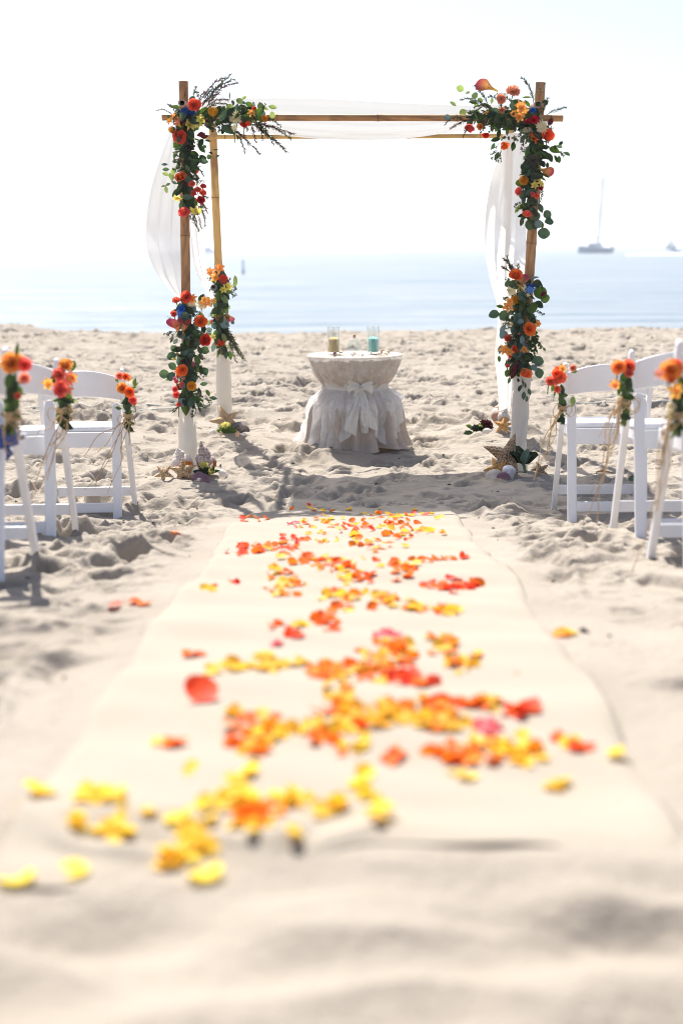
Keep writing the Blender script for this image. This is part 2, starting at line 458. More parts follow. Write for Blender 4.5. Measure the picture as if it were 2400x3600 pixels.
M['wood_table'] = simple("table_wood", (0.34, 0.22, 0.12), 0.6, nscale=12, namp=0.3)
M['foam'] = simple("white_foam", (0.62, 0.65, 0.67), 0.9)
M['hull_blue'] = simple("hazed_navy_hull", (0.13, 0.22, 0.34), 0.35)  # navy lightened: distance haze put into the hull colour
M['boat_white'] = simple("boat_white", (0.75, 0.76, 0.76), 0.4)
M['boat_grey'] = simple("boat_grey", (0.36, 0.41, 0.46), 0.5)
M['haze_blue'] = simple("haze_pale_blue", (0.46, 0.55, 0.64), 0.5)  # haze put into the colour: motor boat and buoy paled to look distant
M['alloy'] = simple("mast_alloy", (0.42, 0.45, 0.48), 0.4)

# ------------------------------------------------------------------ mesh helpers
class MB:
    def __init__(s):
        s.v = []; s.f = []; s.mi = []
    def add(s, V, Fc, mi=0):
        o = len(s.v)
        s.v.extend([tuple(p) for p in V])
        s.f.extend([tuple(i + o for i in q) for q in Fc])
        s.mi.extend([mi] * len(Fc))
        return s
    def grid(s, P, closed_u=False, mi=0):
        """P[row][col] -> quads"""
        nr = len(P); nc = len(P[0]); o = len(s.v)
        for r in P: s.v.extend([tuple(p) for p in r])
        for i in range(nr - 1):
            for j in range(nc if closed_u else nc - 1):
                k = (j + 1) % nc
                s.f.append((o + i * nc + j, o + i * nc + k, o + (i + 1) * nc + k, o + (i + 1) * nc + j)); s.mi.append(mi)
        return s
    def box(s, c, sz, mi=0, rot=None):
        x, y, z = sz[0] / 2, sz[1] / 2, sz[2] / 2
        V = [Vector((a * x, b * y, d * z)) for a in (-1, 1) for b in (-1, 1) for d in (-1, 1)]
        if rot: V = [rot @ p for p in V]
        V = [p + Vector(c) for p in V]
        Fc = [(0, 1, 3, 2), (4, 6, 7, 5), (0, 4, 5, 1), (2, 3, 7, 6), (0, 2, 6, 4), (1, 5, 7, 3)]
        return s.add(V, Fc, mi)
    def tube(s, path, rad, seg=8, cap=True, mi=0):
        path = [Vector(p) for p in path]; n = len(path)
        if not hasattr(rad, '__len__'): rad = [rad] * n
        rows = []; up = None
        for i in range(n):
            t = (path[min(i + 1, n - 1)] - path[max(i - 1, 0)]).normalized()
            if up is None:
                up = t.orthogonal().normalized()
            else:
                up = (up - t * up.dot(t))
                up = up.normalized() if up.length > 1e-6 else t.orthogonal().normalized()
            b = t.cross(up)
            rows.append([path[i] + (up * math.cos(a) + b * math.sin(a)) * rad[i] for a in [2 * math.pi * k / seg for k in range(seg)]])
        o = len(s.v)
        s.grid(rows, True, mi)
        if cap:
            s.f.append(tuple(o + k for k in reversed(range(seg)))); s.mi.append(mi)
            s.f.append(tuple(o + (n - 1) * seg + k for k in range(seg))); s.mi.append(mi)
        return s
    def lathe(s, prof, seg=24, mi=0, c=(0, 0, 0)):
        rows = [[(c[0] + r * math.cos(2 * math.pi * k / seg), c[1] + r * math.sin(2 * math.pi * k / seg), c[2] + z) for k in range(seg)] for r, z in prof]
        return s.grid(rows, True, mi)
    def mesh(s, name, mats, smooth=True):
        me = bpy.data.meshes.new(name)
        me.from_pydata(s.v, [], s.f)
        if not isinstance(mats, (list, tuple)): mats = [mats]
        for m in mats: me.materials.append(m)
        if len(mats) > 1: me.polygons.foreach_set('material_index', s.mi)
        if smooth: me.polygons.foreach_set('use_smooth', [True] * len(me.polygons))
        me.update()
        return me
    def build(s, name, mats, parent=None, smooth=True):
        return mk(name, s.mesh(name, mats, smooth), parent)

def mk(name, me, parent=None, loc=None, rot=None, scale=None, mat=None):
    o = bpy.data.objects.new(name, me)
    COL.objects.link(o)
    if parent is not None: o.parent = parent
    if loc is not None: o.location = loc
    if rot is not None:
        if isinstance(rot, Matrix): o.rotation_euler = rot.to_euler()
        else: o.rotation_euler = rot
    if scale is not None: o.scale = (scale,) * 3 if not hasattr(scale, '__len__') else scale
    return o

def thing(name, label, cat, loc=(0, 0, 0), rotz=0.0, group=None):
    o = bpy.data.objects.new(name, None)
    o.empty_display_size = 0.1
    COL.objects.link(o)
    o.location = loc; o.rotation_euler = (0, 0, rotz)
    return tag(o, label, cat, group)

def tag(o, label, cat, group=None, kind=None):
    o['label'] = label; o['category'] = cat
    if group: o['group'] = group
    if kind: o['kind'] = kind
    return o

def reparent(c, p):
    """hang an already placed part under another part, keeping its place"""
    c.parent = p; c.matrix_parent_inverse = p.matrix_basis.inverted()
    return c

def bevel(o, w=0.004, seg=2):
    b = o.modifiers.new("bevel", 'BEVEL'); b.width = w; b.segments = seg; b.limit_method = 'ANGLE'
    return o

def copy_tree(o, parent=None):
    c = o.copy(); COL.objects.link(c); c.parent = parent
    for ch in list(o.children): copy_tree(ch, c)
    return c

def smooth01(t):
    t = np.clip(t, 0, 1)
    return t * t * (3 - 2 * t)

# ------------------------------------------------------------------ the beach: one height field
XR, Y0, Y1, RES = 9.0, 0.8, 27.0, 0.0105
NXr = int(2 * XR / RES) + 1
NYr = int((Y1 - Y0) / RES) + 1
xs = np.linspace(-XR, XR, NXr); ys = np.linspace(Y0, Y1, NYr)

def bspline_rows(n, k):
    """n samples over a random row of k knots, cubic b-spline weights"""
    pos = np.linspace(1, k - 3, n); i = np.floor(pos).astype(int); i = np.clip(i, 1, k - 3); f = pos - i
    A = np.zeros((n, k), dtype=np.float32); r = np.arange(n)
    A[r, i - 1] = (1 - f) ** 3 / 6
    A[r, i] = (3 * f ** 3 - 6 * f ** 2 + 4) / 6
    A[r, i + 1] = (-3 * f ** 3 + 3 * f ** 2 + 3 * f + 1) / 6
    A[r, np.clip(i + 2, 0, k - 1)] += f ** 3 / 6
    return A

def field(wx, wy):
    kx = int(2 * XR / wx) + 5; ky = int((Y1 - Y0) / wy) + 5
    R = RNG.standard_normal((ky, kx)).astype(np.float32)
    return bspline_rows(NYr, ky) @ R @ bspline_rows(NXr, kx).T

PROF = np.array([(-30, 0.60), (0.0, 0.52), (1.0, 0.475), (1.6, 0.455), (2.2, 0.43), (3.15, 0.385), (4.45, 0.28), (5.0, 0.225), (6.0, 0.135), (7.2, 0.0),
                 (8.0, -0.02), (8.8, -0.005), (9.8, 0.01), (10.4, 0.075), (12, 0.10), (16, 0.11), (20, 0.12), (21.8, 0.10), (23.2, -0.08), (26, -0.40),
                 (32, -1.0), (45, -2.2), (60, -3.2)])
yy_f = np.linspace(-30, 60, 9001)
pz = np.interp(yy_f, PROF[:, 0], PROF[:, 1])
kern = np.hanning(91); kern /= kern.sum()
pz_s = np.convolve(np.pad(pz, 45, mode='edge'), kern, mode='valid')
def prof(y):
    return np.interp(y, yy_f, pz_s)

def make_sand():
    h = np.zeros((NYr, NXr), dtype=np.float32)
    h += 0.022 * field(1.1, 0.9)
    h += 0.019 * field(0.40, 0.34)
    mid = (smooth01((ys - 4.5) / 3.0))[:, None].astype(np.float32)
    a = field(0.19, 0.16)
    h += (0.008 + 0.006 * mid) * a
    b = field(0.26, 0.20)
    h += (0.008 + 0.015 * mid) * (0.35 - np.minimum(np.abs(b), 0.9))      # rounded heaps meeting in creases
    # footprints pushed into dry sand: soft-walled pits with a raised rim
    n = 5200
    fx = RNG.uniform(-XR + .4, XR - .4, n); fy = RNG.uniform(Y0 + .4, Y1 - .5, n)
    for i in range(n):
        la = RNG.uniform(0.09, 0.19); lb = la * RNG.uniform(0.42, 0.7); dp = RNG.uniform(0.014, 0.042)
        close = fy[i] < 2.7
        if fy[i] < 2.15: continue
        if fy[i] > 12: dp *= 1.15; la *= 0.8; lb *= 0.8
        an = RNG.uniform(0, math.pi)
        ext = la * 1.9
        i0 = int((fy[i] - ext - Y0) / RES); i1 = int((fy[i] + ext - Y0) / RES) + 1
        j0 = int((fx[i] - ext + XR) / RES); j1 = int((fx[i] + ext + XR) / RES) + 1
        i0 = max(i0, 0); j0 = max(j0, 0); i1 = min(i1, NYr); j1 = min(j1, NXr)
        if i1 - i0 < 3 or j1 - j0 < 3: continue
        Y, X = np.meshgrid(ys[i0:i1] - fy[i], xs[j0:j1] - fx[i], indexing='ij')
        c, s = math.cos(an), math.sin(an)
        U = (X * c + Y * s) / la; V = (-X * s + Y * c) / lb
        wob = 1 + 0.16 * np.sin(3 * np.arctan2(V, U) + i) + 0.1 * np.sin(5 * np.arctan2(V, U) + 2 * i)
        r = np.sqrt(U * U + V * V) * wob
        pit = -dp * (1 - smooth01((r - 0.58) / 0.36))
        if close: pit = -dp * 1.15 * (1 - smooth01((r - 0.15) / 0.9))
        rim = dp * 0.42 * np.exp(-((r - 1.16) / 0.20) ** 2) * (1 + 0.5 * U)
        keep = 1 - 0.65 * (1 - smooth01((r - 0.5) / 0.5))
        blk = h[i0:i1, j0:j1]
        h[i0:i1, j0:j1] = blk * keep + pit + rim
    # small scuffs and toe marks on the open sand around and behind the arch
    n = 15000
    fx = RNG.uniform(-XR + .3, XR - .3, n); fy = 2.9 + (Y1 - 3.5) * RNG.random(n) ** 1.2
    for i in range(n):
        la = RNG.uniform(0.035, 0.10); lb = la * RNG.uniform(0.4, 0.8); dp = la * RNG.uniform(0.16, 0.40) * (0.25 + 0.75 * float(smooth01((fy[i] - 3.4) / 3.2)))
        an = RNG.uniform(-0.6, 0.6); ext = la * 1.6
        i0 = max(int((fy[i] - ext - Y0) / RES), 0); i1 = min(int((fy[i] + ext - Y0) / RES) + 1, NYr)
        j0 = max(int((fx[i] - ext + XR) / RES), 0); j1 = min(int((fx[i] + ext + XR) / RES) + 1, NXr)
        Y, X = np.meshgrid(ys[i0:i1] - fy[i], xs[j0:j1] - fx[i], indexing='ij')
        c, s = math.cos(an), math.sin(an)
        U = (X * c + Y * s) / la; V = (-X * s + Y * c) / lb
        r = np.sqrt(U * U + V * V) * (1 + 0.2 * np.sin(3 * np.arctan2(V, U) + i))
        h[i0:i1, j0:j1] += -dp * (1 - smooth01((r - 0.55) / 0.33)) + dp * 0.5 * np.exp(-((r - 1.12) / 0.18) ** 2)
    # sharper crusts and lumps, stronger on the trampled upper beach behind the arch
    g = field(0.075, 0.06); g2 = field(0.13, 0.09)
    far = smooth01((ys - 9.5) / 4.0)[:, None].astype(np.float32)
    near = smooth01((ys - 2.0) / 3.0)[:, None].astype(np.float32)
    h += (0.0022 + 0.0050 * far) * g * (0.4 + 0.6 * near)
    h += (0.0006 + 0.0018 * smooth01((ys - 5.0) / 3.0)[:, None].astype(np.float32)) * field(0.045, 0.036)
    h += (0.011 * far) * np.maximum(g2 - 0.2, 0) + (0.008 * far) * np.minimum(g2 + 0.7, 0)
    # wind-drift ripples on crest line
    h += 0.03 * far * smooth01((ys - 17) / 4)[:, None] * np.maximum(field(0.5, 0.4), 0)
    # soft large heaps around the close foreground
    fg = 1 - smooth01((ys - 1.88) / 0.24)[:, None]
    h += (fg * (-0.030 + 0.036 * field(0.26, 0.15) + 0.040 * field(0.14, 0.09) + 0.040 * (0.5 - np.abs(field(0.20, 0.12))))).astype(np.float32)
    # pressed flat below the aisle runner
    Xg, Yg = np.meshgrid(xs, ys)
    mask = (1 - smooth01((np.abs(Xg - 0.03) - 0.57) / 0.26)) * smooth01((Yg - 2.15) / 0.2) * (1 - smooth01((Yg - 7.35) / 0.25))
    soft = 0.015 * field(0.42, 0.45) + 0.007 * field(0.2, 0.22)
    h = h * (1 - mask) + soft * mask
    for (cx, cy, r) in [(-0.93, 8.45, .34), (1.05, 8.42, .36), (-0.78, 9.98, .32), (1.08, 10.0, .36)]:
        h *= (1 - 0.75 * np.exp(-((Xg - cx) ** 2 + (Yg - cy) ** 2) / (r * r))).astype(np.float32)
    # hummocks: small heaps of sand holding the shells, the mound at the left of the crest
    for (cx, cy, r, z) in [(-0.93, 8.45, .34, .035), (1.05, 8.42, .36, .03), (-0.78, 9.98, .30, .03), (1.15, 10.1, .34, .03), (-5.4, 21.3, 1.1, .16), (-4.7, 21.0, .5, .07), (0.1, 9.5, .5, .02)]:
        h += (z * np.exp(-((Xg - cx) ** 2 + (Yg - cy) ** 2) / (r * r))).astype(np.float32)
    return h
HR = make_sand()

def Hs(x, y):
    """height of the sand at arrays x, y"""
    x = np.asarray(x, dtype=float); y = np.asarray(y, dtype=float)
    # mirror outside the detailed field so that it goes on
    px_ = np.abs(((x + XR) % (4 * XR)) - 0.0); px_ = np.where(px_ > 2 * XR, 4 * XR - px_, px_)
    ly = Y1 - Y0
    q = (y - Y0) % (2 * ly); q = np.where(q > ly, 2 * ly - q, q)
    fi = np.clip(q / RES, 0, NYr - 1.001); fj = np.clip(px_ / RES, 0, NXr - 1.001)
    i = fi.astype(int); j = fj.astype(int); a = fi - i; b = fj - j
    hh = HR[i, j] * (1 - a) * (1 - b) + HR[i + 1, j] * a * (1 - b) + HR[i, j + 1] * (1 - a) * b + HR[i + 1, j + 1] * a * b
    fade = 1 - smooth01((y - 27) / 6)
    return prof(y) + hh * fade

def gz(x, y):
    return float(Hs(np.array([x]), np.array([y]))[0])

def G(px, py):
    """where the line of sight through that photo position meets the sand"""
    d = ray(px, py)
    Y = np.arange(1.3, 27, 0.01)
    X = d.x / d.y * Y; Z = CAM_H + d.z / d.y * Y
    w = np.nonzero(Z <= Hs(X, Y))[0]
    k = w[0] if len(w) else len(Y) - 1
    return Vector((X[k], Y[k], float(Hs(X[k:k + 1], Y[k:k + 1])[0])))

def np_grid_object(name, Pg, mat):
    nr, nc, _ = Pg.shape
    me = bpy.data.meshes.new(name)
    me.vertices.add(nr * nc)
    me.vertices.foreach_set('co', Pg.reshape(-1).astype(np.float32))
    idx = np.arange(nr * nc).reshape(nr, nc)
    q = np.stack([idx[:-1, :-1], idx[:-1, 1:], idx[1:, 1:], idx[1:, :-1]], axis=-1).reshape(-1, 4)
    nf = len(q)
    me.loops.add(nf * 4); me.polygons.add(nf)
    me.loops.foreach_set('vertex_index', q.reshape(-1).astype(np.int32))
    me.polygons.foreach_set('loop_start', np.arange(0, nf * 4, 4, dtype=np.int32))
    me.polygons.foreach_set('use_smooth', np.ones(nf, dtype=bool))
    me.materials.append(mat)
    me.update(calc_edges=True)
    me.validate()
    return mk(name, me)

rows = [0.9]
while rows[-1] < 26.8:
    rows.append(rows[-1] + 0.0015 * rows[-1] + 0.0035)
rows = np.array(list(np.linspace(-14, 0.8, 26)) + rows + list(np.linspace(27.2, 60, 30)))
s_in = np.linspace(-1, 1, 520)
s_out = 1 + (np.linspace(0.03, 1, 26)) ** 2.2
hw = np.maximum(0.26 * np.abs(rows) + 0.7, 0.9)
Xc = s_in[None, :] * hw[:, None]
grow = (np.linspace(0.02, 1, 34) ** 2.6)[None, :] * (90.0 - hw[:, None]) + hw[:, None]
Xall = np.concatenate([-grow[:, ::-1], Xc, grow], axis=1)
Yall = np.repeat(rows[:, None], Xall.shape[1], axis=1)
Zall = Hs(Xall, Yall)
beach = np_grid_object("beach", np.stack([Xall, Yall, Zall], axis=-1), M['sand'])
beach['kind'] = 'structure'

# the sea: from under the shore out to the horizon
SEA_Z = -0.95
sr = np.concatenate([np.linspace(24, 80, 150), 80 * (6000 / 80) ** np.linspace(0.02, 1, 120)])
sx = np.sinh(np.linspace(-1, 1, 181) * 5.2) / math.sinh(5.2) * 6000
SX, SY = np.meshgrid(sx, sr)
SZ = SEA_Z + 0.010 * np.sin(SY * 0.55 + 0.6 * np.sin(SX * 0.06)) * np.exp(-(SY - 24) / 200) + 0.008 * np.sin(SY * 1.3 + SX * 0.11)* np.exp(-(SY - 24) / 60)
sea = np_grid_object("sea", np.stack([SX, SY, SZ], axis=-1), M['sea'])
sea['kind'] = 'structure'


# ------------------------------------------------------------------ aisle runner
def make_runner():
    nu, nv = 90, 420
    v = np.linspace(0, 1, nv); u = np.linspace(-1, 1, nu)
    yc = 2.12 + (7.46 - 2.12) * v
    cx = 0.005 + 0.04 * v
    wob = 0.007 * np.sin(yc * 1.5) + 0.003 * np.sin(yc * 5.1 + 1)
    wobr = 0.007 * np.sin(yc * 1.3 + 2) + 0.003 * np.sin(yc * 4.4)
    left = cx - 0.56 + wob; right = cx + 0.56 + wobr
    X = left[:, None] + (right - left)[:, None] * (u[None, :] + 1) / 2
    ends = 0.03 * np.sin(u * 5) + 0.02 * np.sin(u * 11 + 1)
    Y = yc[:, None] + ends[None, :] * (1 - v)[:, None] ** 6 + 0.02 * np.sin(u * 4)[None, :] * (v[:, None]) ** 6
    Y = Y - (0.10 * np.maximum(-u, 0)[None, :]) * (1 - v)[:, None] ** 4
    Z = Hs(X, Y) + 0.010
    wr = 0.004 * np.sin(Y * 9 + 2 * np.sin(X * 5)) + 0.003 * np.sin(Y * 21 + X * 7) + 0.005 * np.sin(X * 9 + Y * 3)
    Z = Z + wr
    # edges sink towards the sand, the near hem is curled by the wind
    Z -= 0.022 * np.exp(-((v[:, None]) / 0.010) ** 2) * (0.75 + 0.25 * np.sin(u * 9))[None, :]
    Z -= (0.016 + 0.010 * np.sin(Y * 3.1 + X * 4) + 0.008 * np.sin(Y * 7.7)) * np.exp(-((1 - np.abs(u[None, :])) / 0.035) ** 2)
    return np_grid_object("aisle_runner", np.stack([X, Y, Z], axis=-1), M['runner']), (X, Y, Z)
runner, RUN = make_runner()
sol = runner.modifiers.new("thickness", 'SOLIDIFY'); sol.thickness = 0.003; sol.offset = 1
tag(runner, "long cream fabric aisle runner strewn with petals leading to the arch", "aisle runner")

# ------------------------------------------------------------------ rose petals on the runner
def petal_variant(k):
    rg = random.Random(50 + k)
    nu, nv = 5, 5
    cup = rg.uniform(0.25, 0.75); curl = rg.uniform(-0.5, 0.9); tw = rg.uniform(-0.5, 0.5)
    P = []
    for i in range(nv):
        t = i / (nv - 1)
        w = (0.30 + 0.75 * math.sin(math.pi * (0.12 + 0.72 * t))) * 0.5
        row = []
        for j in range(nu):
            s = -1 + 2 * j / (nu - 1)
            x = w * s
            y = t - 0.5 - (0.12 * s * s if i == nv - 1 else 0)
            z = cup * 0.9 * (x * x) + curl * 0.45 * (t - 0.45) ** 2 + tw * x * (t - 0.5)
            row.append((x, y, z))
        P.append(row)
    return MB().grid(P)
PETV = [petal_variant(k) for k in range(7)]
PETM = {}
for c, mn in (('y', 'p_yellow'), ('o', 'p_orange'), ('r', 'p_red'), ('p', 'p_pink')):
    PETM[c] = [b.mesh("rose_petal", M[mn]) for b in PETV]

CL = [  # clusters: x, y, spread x, spread y (photo at 1568 wide), how many, colours
 (715,1188,50,8,5,'yyo'),(872,1184,50,7,5,'yyo'),(905,1206,34,12,11,'ooyo'),(790,1214,55,11,9,'yoo'),(820,1228,24,6,4,'ror'),(560,1198,3,2,1,'r'),(592,1196,16,2,2,'o'),
 (690,1215,26,8,4,'yop'),(955,1187,22,3,3,'ry'),(1010,1198,8,2,1,'y'),(722,1168,8,2,1,'r'),(560,1274,24,11,10,'ror'),(602,1270,24,8,6,'ooyo'),(665,1262,16,14,9,'ror'),(730,1250,36,4,4,'oyr'),
 (860,1256,44,12,10,'yoo'),(925,1240,16,7,5,'oo'),(985,1230,40,6,7,'yyo'),(705,1298,40,7,9,'ooyo'),(780,1312,34,12,11,'yoo'),(820,1336,24,8,8,'ooyo'),
 (905,1306,38,8,7,'yyo'),(930,1326,15,10,6,'oo'),(1000,1292,34,4,6,'oo'),(1068,1290,7,4,2,'r'),(655,1358,30,20,14,'yoo'),(540,1346,9,4,2,'ro'),(483,1365,13,5,3,'yo'),(633,1320,10,7,4,'yo'),
 (800,1382,38,17,14,'yyo'),(1030,1354,36,10,12,'ror'),(1085,1350,12,8,3,'ro'),(980,1412,38,7,7,'yyo'),(1036,1421,10,4,2,'y'),(900,1397,26,11,7,'yo'),
 (740,1430,18,11,7,'oo'),(762,1456,8,4,2,'o'),(630,1450,12,6,2,'o'),(670,1470,12,6,3,'or'),(685,1446,14,4,2,'y'),(890,1472,16,4,2,'p'),(632,1488,8,3,1,'p'),
 (900,1512,52,17,16,'yoo'),(758,1552,34,15,14,'ooyo'),(840,1550,52,14,14,'yoo'),(940,1564,34,10,11,'ro'),(1018,1500,22,12,6,'yo'),(1062,1542,25,12,7,'yyo'),
 (520,1558,22,9,6,'yyy'),(600,1556,26,11,6,'yy'),(612,1530,10,6,2,'y'),(450,1522,13,3,1,'o'),(690,1538,22,4,2,'y'),
 (785,1640,28,24,11,'yyo'),(905,1641,26,10,8,'ooyo'),(995,1629,24,11,9,'ooyo'),(1100,1635,36,7,7,'oy'),(1190,1651,20,8,5,'or'),(870,1674,52,12,10,'yyy'),(1000,1678,48,14,11,'yyo'),
 (590,1702,38,32,17,'yoo'),(530,1725,12,6,3,'ooyo'),(660,1695,26,8,3,'y'),(545,1655,10,10,2,'y'),(790,1712,42,28,16,'yyo'),(900,1758,10,13,4,'ro'),(1120,1690,16,10,3,'p'),
 (1058,1748,46,10,10,'oo'),(1150,1736,50,18,14,'yyo'),(1205,1752,24,10,4,'y'),(1278,1711,10,7,2,'r'),(1300,1728,14,5,2,'y'),(1340,1737,18,5,3,'ro'),(1415,1757,8,3,1,'y'),
 (400,1719,22,6,3,'yo'),(1060,1796,17,5,2,'y'),(1280,1813,17,5,2,'y'),(222,1860,36,16,6,'yyy'),(185,1912,14,10,3,'y'),(262,1928,26,18,5,'yy'),(100,1848,18,5,2,'y'),
 (525,1850,34,20,9,'yyy'),(668,1857,26,18,6,'yy'),(592,1884,34,26,10,'yyo'),(560,1896,16,6,2,'o'),(440,1938,24,36,10,'yyy'),(400,1988,20,9,4,'y'),(348,1888,8,5,1,'y'),
 (832,1832,10,28,5,'yy'),(760,1882,20,15,4,'yo'),(880,1892,20,14,4,'yy'),(570,1802,20,6,2,'y'),(430,1790,20,6,1,'y'),(684,1944,8,8,1,'y'),
]
SINGLE = [  # x, y, colour, size, label, group
 (463,1617,'r',.074,"single large round red petal lying apart on the runner's bare side",None),
 (40,2028,'y',.055,"pale yellow petal at the photo edge on the sand below the runner",None),
 (168,2011,'y',.052,"yellow petal on the sand just below the near corner of the runner",None),
 (472,2022,'y',.055,"yellow petal on foreground sand in front of the runner's near hem",None),
 (312,1388,'r',.05,"red petal on the sand between the white chairs and the runner",None),
 (330,1391,'o',.045,"orange petal touching a red petal on the sand beside the runner",None),
 (266,1394,'p',.045,"faint pink petal on the sand near the white chairs",None),
 (1290,1462,'o',.05,"orange petal on the bare sand outside the runner",'loose petals beside the runner'),
 (1303,1457,'y',.05,"yellow petal on the bare sand outside the runner",None),
 (1180,1557,'r',.042,"lone small red petal near the runner's edge",None),
 (1172,1502,'y',.042,"lone pale yellow petal near the runner's edge",None),
 (404,1231,'o',.042,"small orange petal on the sand beside the first row of chairs",None),
]
LBL = {'y': "yellow rose petal among the scattered petals on the cream runner", 'o': "orange rose petal among the scattered petals on the cream runner",
       'r': "red rose petal among the scattered petals on the cream runner", 'p': "pink rose petal among the scattered petals on the cream runner"}
GRP = {'y': "yellow petals strewn on the runner", 'o': "orange petals strewn on the runner", 'r': "red petals strewn on the runner", 'p': "pink petals strewn on the runner"}

def petal_rot(r):
    return Euler((r.gauss(0, 0.38), r.gauss(0, 0.38), r.uniform(0, 6.28)))
def runwave(X, Y):
    return 0.004 * math.sin(Y * 9 + 2 * math.sin(X * 5)) + 0.003 * math.sin(Y * 21 + X * 7) + 0.005 * math.sin(X * 9 + Y * 3)
allp = []
rp = random.Random(5)
for (x, y, sx_, sy_, n, cols) in CL:
    for i in range(int(n * (2.5 if y < 1700 else 2.0) + .5)):
        qx = (x + max(-1.6, min(1.6, rp.gauss(0, 0.80))) * sx_) * 1.5306; qy = (y + max(-1.6, min(1.6, rp.gauss(0, 0.80))) * sy_) * 1.5306
        g = G(qx, qy)
        # petals lie a little to the camera side of where their middle is seen
        allp.append((g, rp.choice(cols), rp.uniform(0.018, 0.042)))
allp.sort(key=lambda t: t[0].y)
rest = {'y': MB(), 'o': MB(), 'r': MB(), 'p': MB()}
for k, (g, c, sz) in enumerate(allp):
    e = petal_rot(rp); lift = 0.015 + runwave(g.x, g.y) + abs(math.sin(e.x)) * sz * 0.22 + rp.random() ** 3 * 0.006
    loc = Vector((g.x, g.y, g.z + lift))
    vi = rp.randrange(7)
    if k < 296:
        o = mk("rose_petal", PETM[c][vi], None, loc, e, sz)
        tag(o, LBL[c], "petal", GRP[c])
    else:
        b = PETV[vi]; R = e.to_matrix()
        rest[c].add([R @ (Vector(p) * sz) + loc for p in b.v], b.f)
far_b = MB(); fm = []
for i, c in enumerate('yorp'):
    far_b.add(rest[c].v, rest[c].f, i)
fp = far_b.build("far_petals", [M['p_yellow'], M['p_orange'], M['p_red'], M['p_pink']])
tag(fp, "scattered small orange and yellow petals at the far end of the runner", "petals", kind='stuff')
for (x, y, c, sz, lb, gp) in SINGLE:
    g = G(x * 1.5306, y * 1.5306)
    o = mk("rose_petal", PETM[c][rp.randrange(7)], None, (g.x, g.y, g.z + (0.032 if sz > .07 else 0.007)), Euler((0.55, 0.10, 0.3)) if sz > .07 else Euler((0.15, 0.10, rp.uniform(0, 6))), sz)
    tag(o, lb, "petal")

# ------------------------------------------------------------------ bamboo arch
YF, YB = 8.70, 10.28
arch = thing("bamboo_arch", "four-post bamboo wedding arch with crossed beams standing in the sand", "wedding arch", (0.08, (YF + YB) / 2, 0))
AO = Vector(arch.location)

def bamboo(name, a, b, r0, r1, mat, nodes=0.42, off=0.1, seed=1, open_end=False):
    """a culm from a to b with swollen joints; open_end makes the last end hollow"""
    rg = random.Random(seed)
    a = Vector(a) - AO; b = Vector(b) - AO; Ln = (b - a).length
    # object axis along z so that the grain follows the culm
    prof_, z = [], 0.0
    js = []; q = off
    while q < Ln:
        js.append(q); q += nodes * rg.uniform(0.85, 1.15)
    zs = set([0.0, Ln])
    for j in js:
        for d in (-0.03, -0.012, -0.005, 0.0, 0.005, 0.012, 0.03):
            if 0 < j + d < Ln: zs.add(j + d)
    for k in range(1, 24): zs.add(Ln * k / 24)
    P = []
    for z in sorted(zs):
        r = r0 + (r1 - r0) * z / Ln
        dj = min([abs(z - j) for j in js] + [9])
        if dj < 0.004: r *= 0.96
        elif dj < 0.007: r *= 1.10
        elif dj < 0.02: r *= 1.045
        P.append((r, z))
    m = MB()
    rows = []
    bend = rg.uniform(-1, 1) * 0.006; bd = rg.uniform(0, 6.28)
    for r, z in P:
        t = z / Ln; o = bend * math.sin(math.pi * t)
        rows.append([(o * math.cos(bd) + r * math.cos(t2), o * math.sin(bd) + r * math.sin(t2), z) for t2 in [2 * math.pi * k / 18 for k in range(18)]])
    m.grid(rows, True)
    for j in js:
        if j < Ln - .01:
            t = j / Ln; o_ = bend * math.sin(math.pi * t); rr = (r0 + (r1 - r0) * t) * 1.0
            m.tube([(o_ * math.cos(bd) + rr * math.cos(q), o_ * math.sin(bd) + rr * math.sin(q), j) for q in [2 * math.pi * k / 20 for k in range(21)]], .0022, 5, False, 3)
    n = 18
    # end rings: wall thickness, then the dark hollow
    for (z, zi, rr) in ((0, 0.12, r0), (Ln, Ln - 0.12, r1)):
        ro = rr; ri = rr * 0.62
        r1_ = [(ro * math.cos(2 * math.pi * k / n), ro * math.sin(2 * math.pi * k / n), z) for k in range(n)]
        r2_ = [(ri * math.cos(2 * math.pi * k / n), ri * math.sin(2 * math.pi * k / n), z) for k in range(n)]
        r3_ = [(ri * math.cos(2 * math.pi * k / n), ri * math.sin(2 * math.pi * k / n), zi) for k in range(n)]
        m.grid([r1_, r2_], True, 1); m.grid([r2_, r3_], True, 2)
        o = len(m.v); m.v.extend(r3_); m.f.append(tuple(range(o, o + n))); m.mi.append(2)
    ob = m.build(name, [mat, M['bamboo_cut'], M['bamboo_hole'], M['twig']], arch)
    ob.location = a
    ob.rotation_euler = (b - a).to_track_quat('Z', 'Y').to_euler()
    return ob

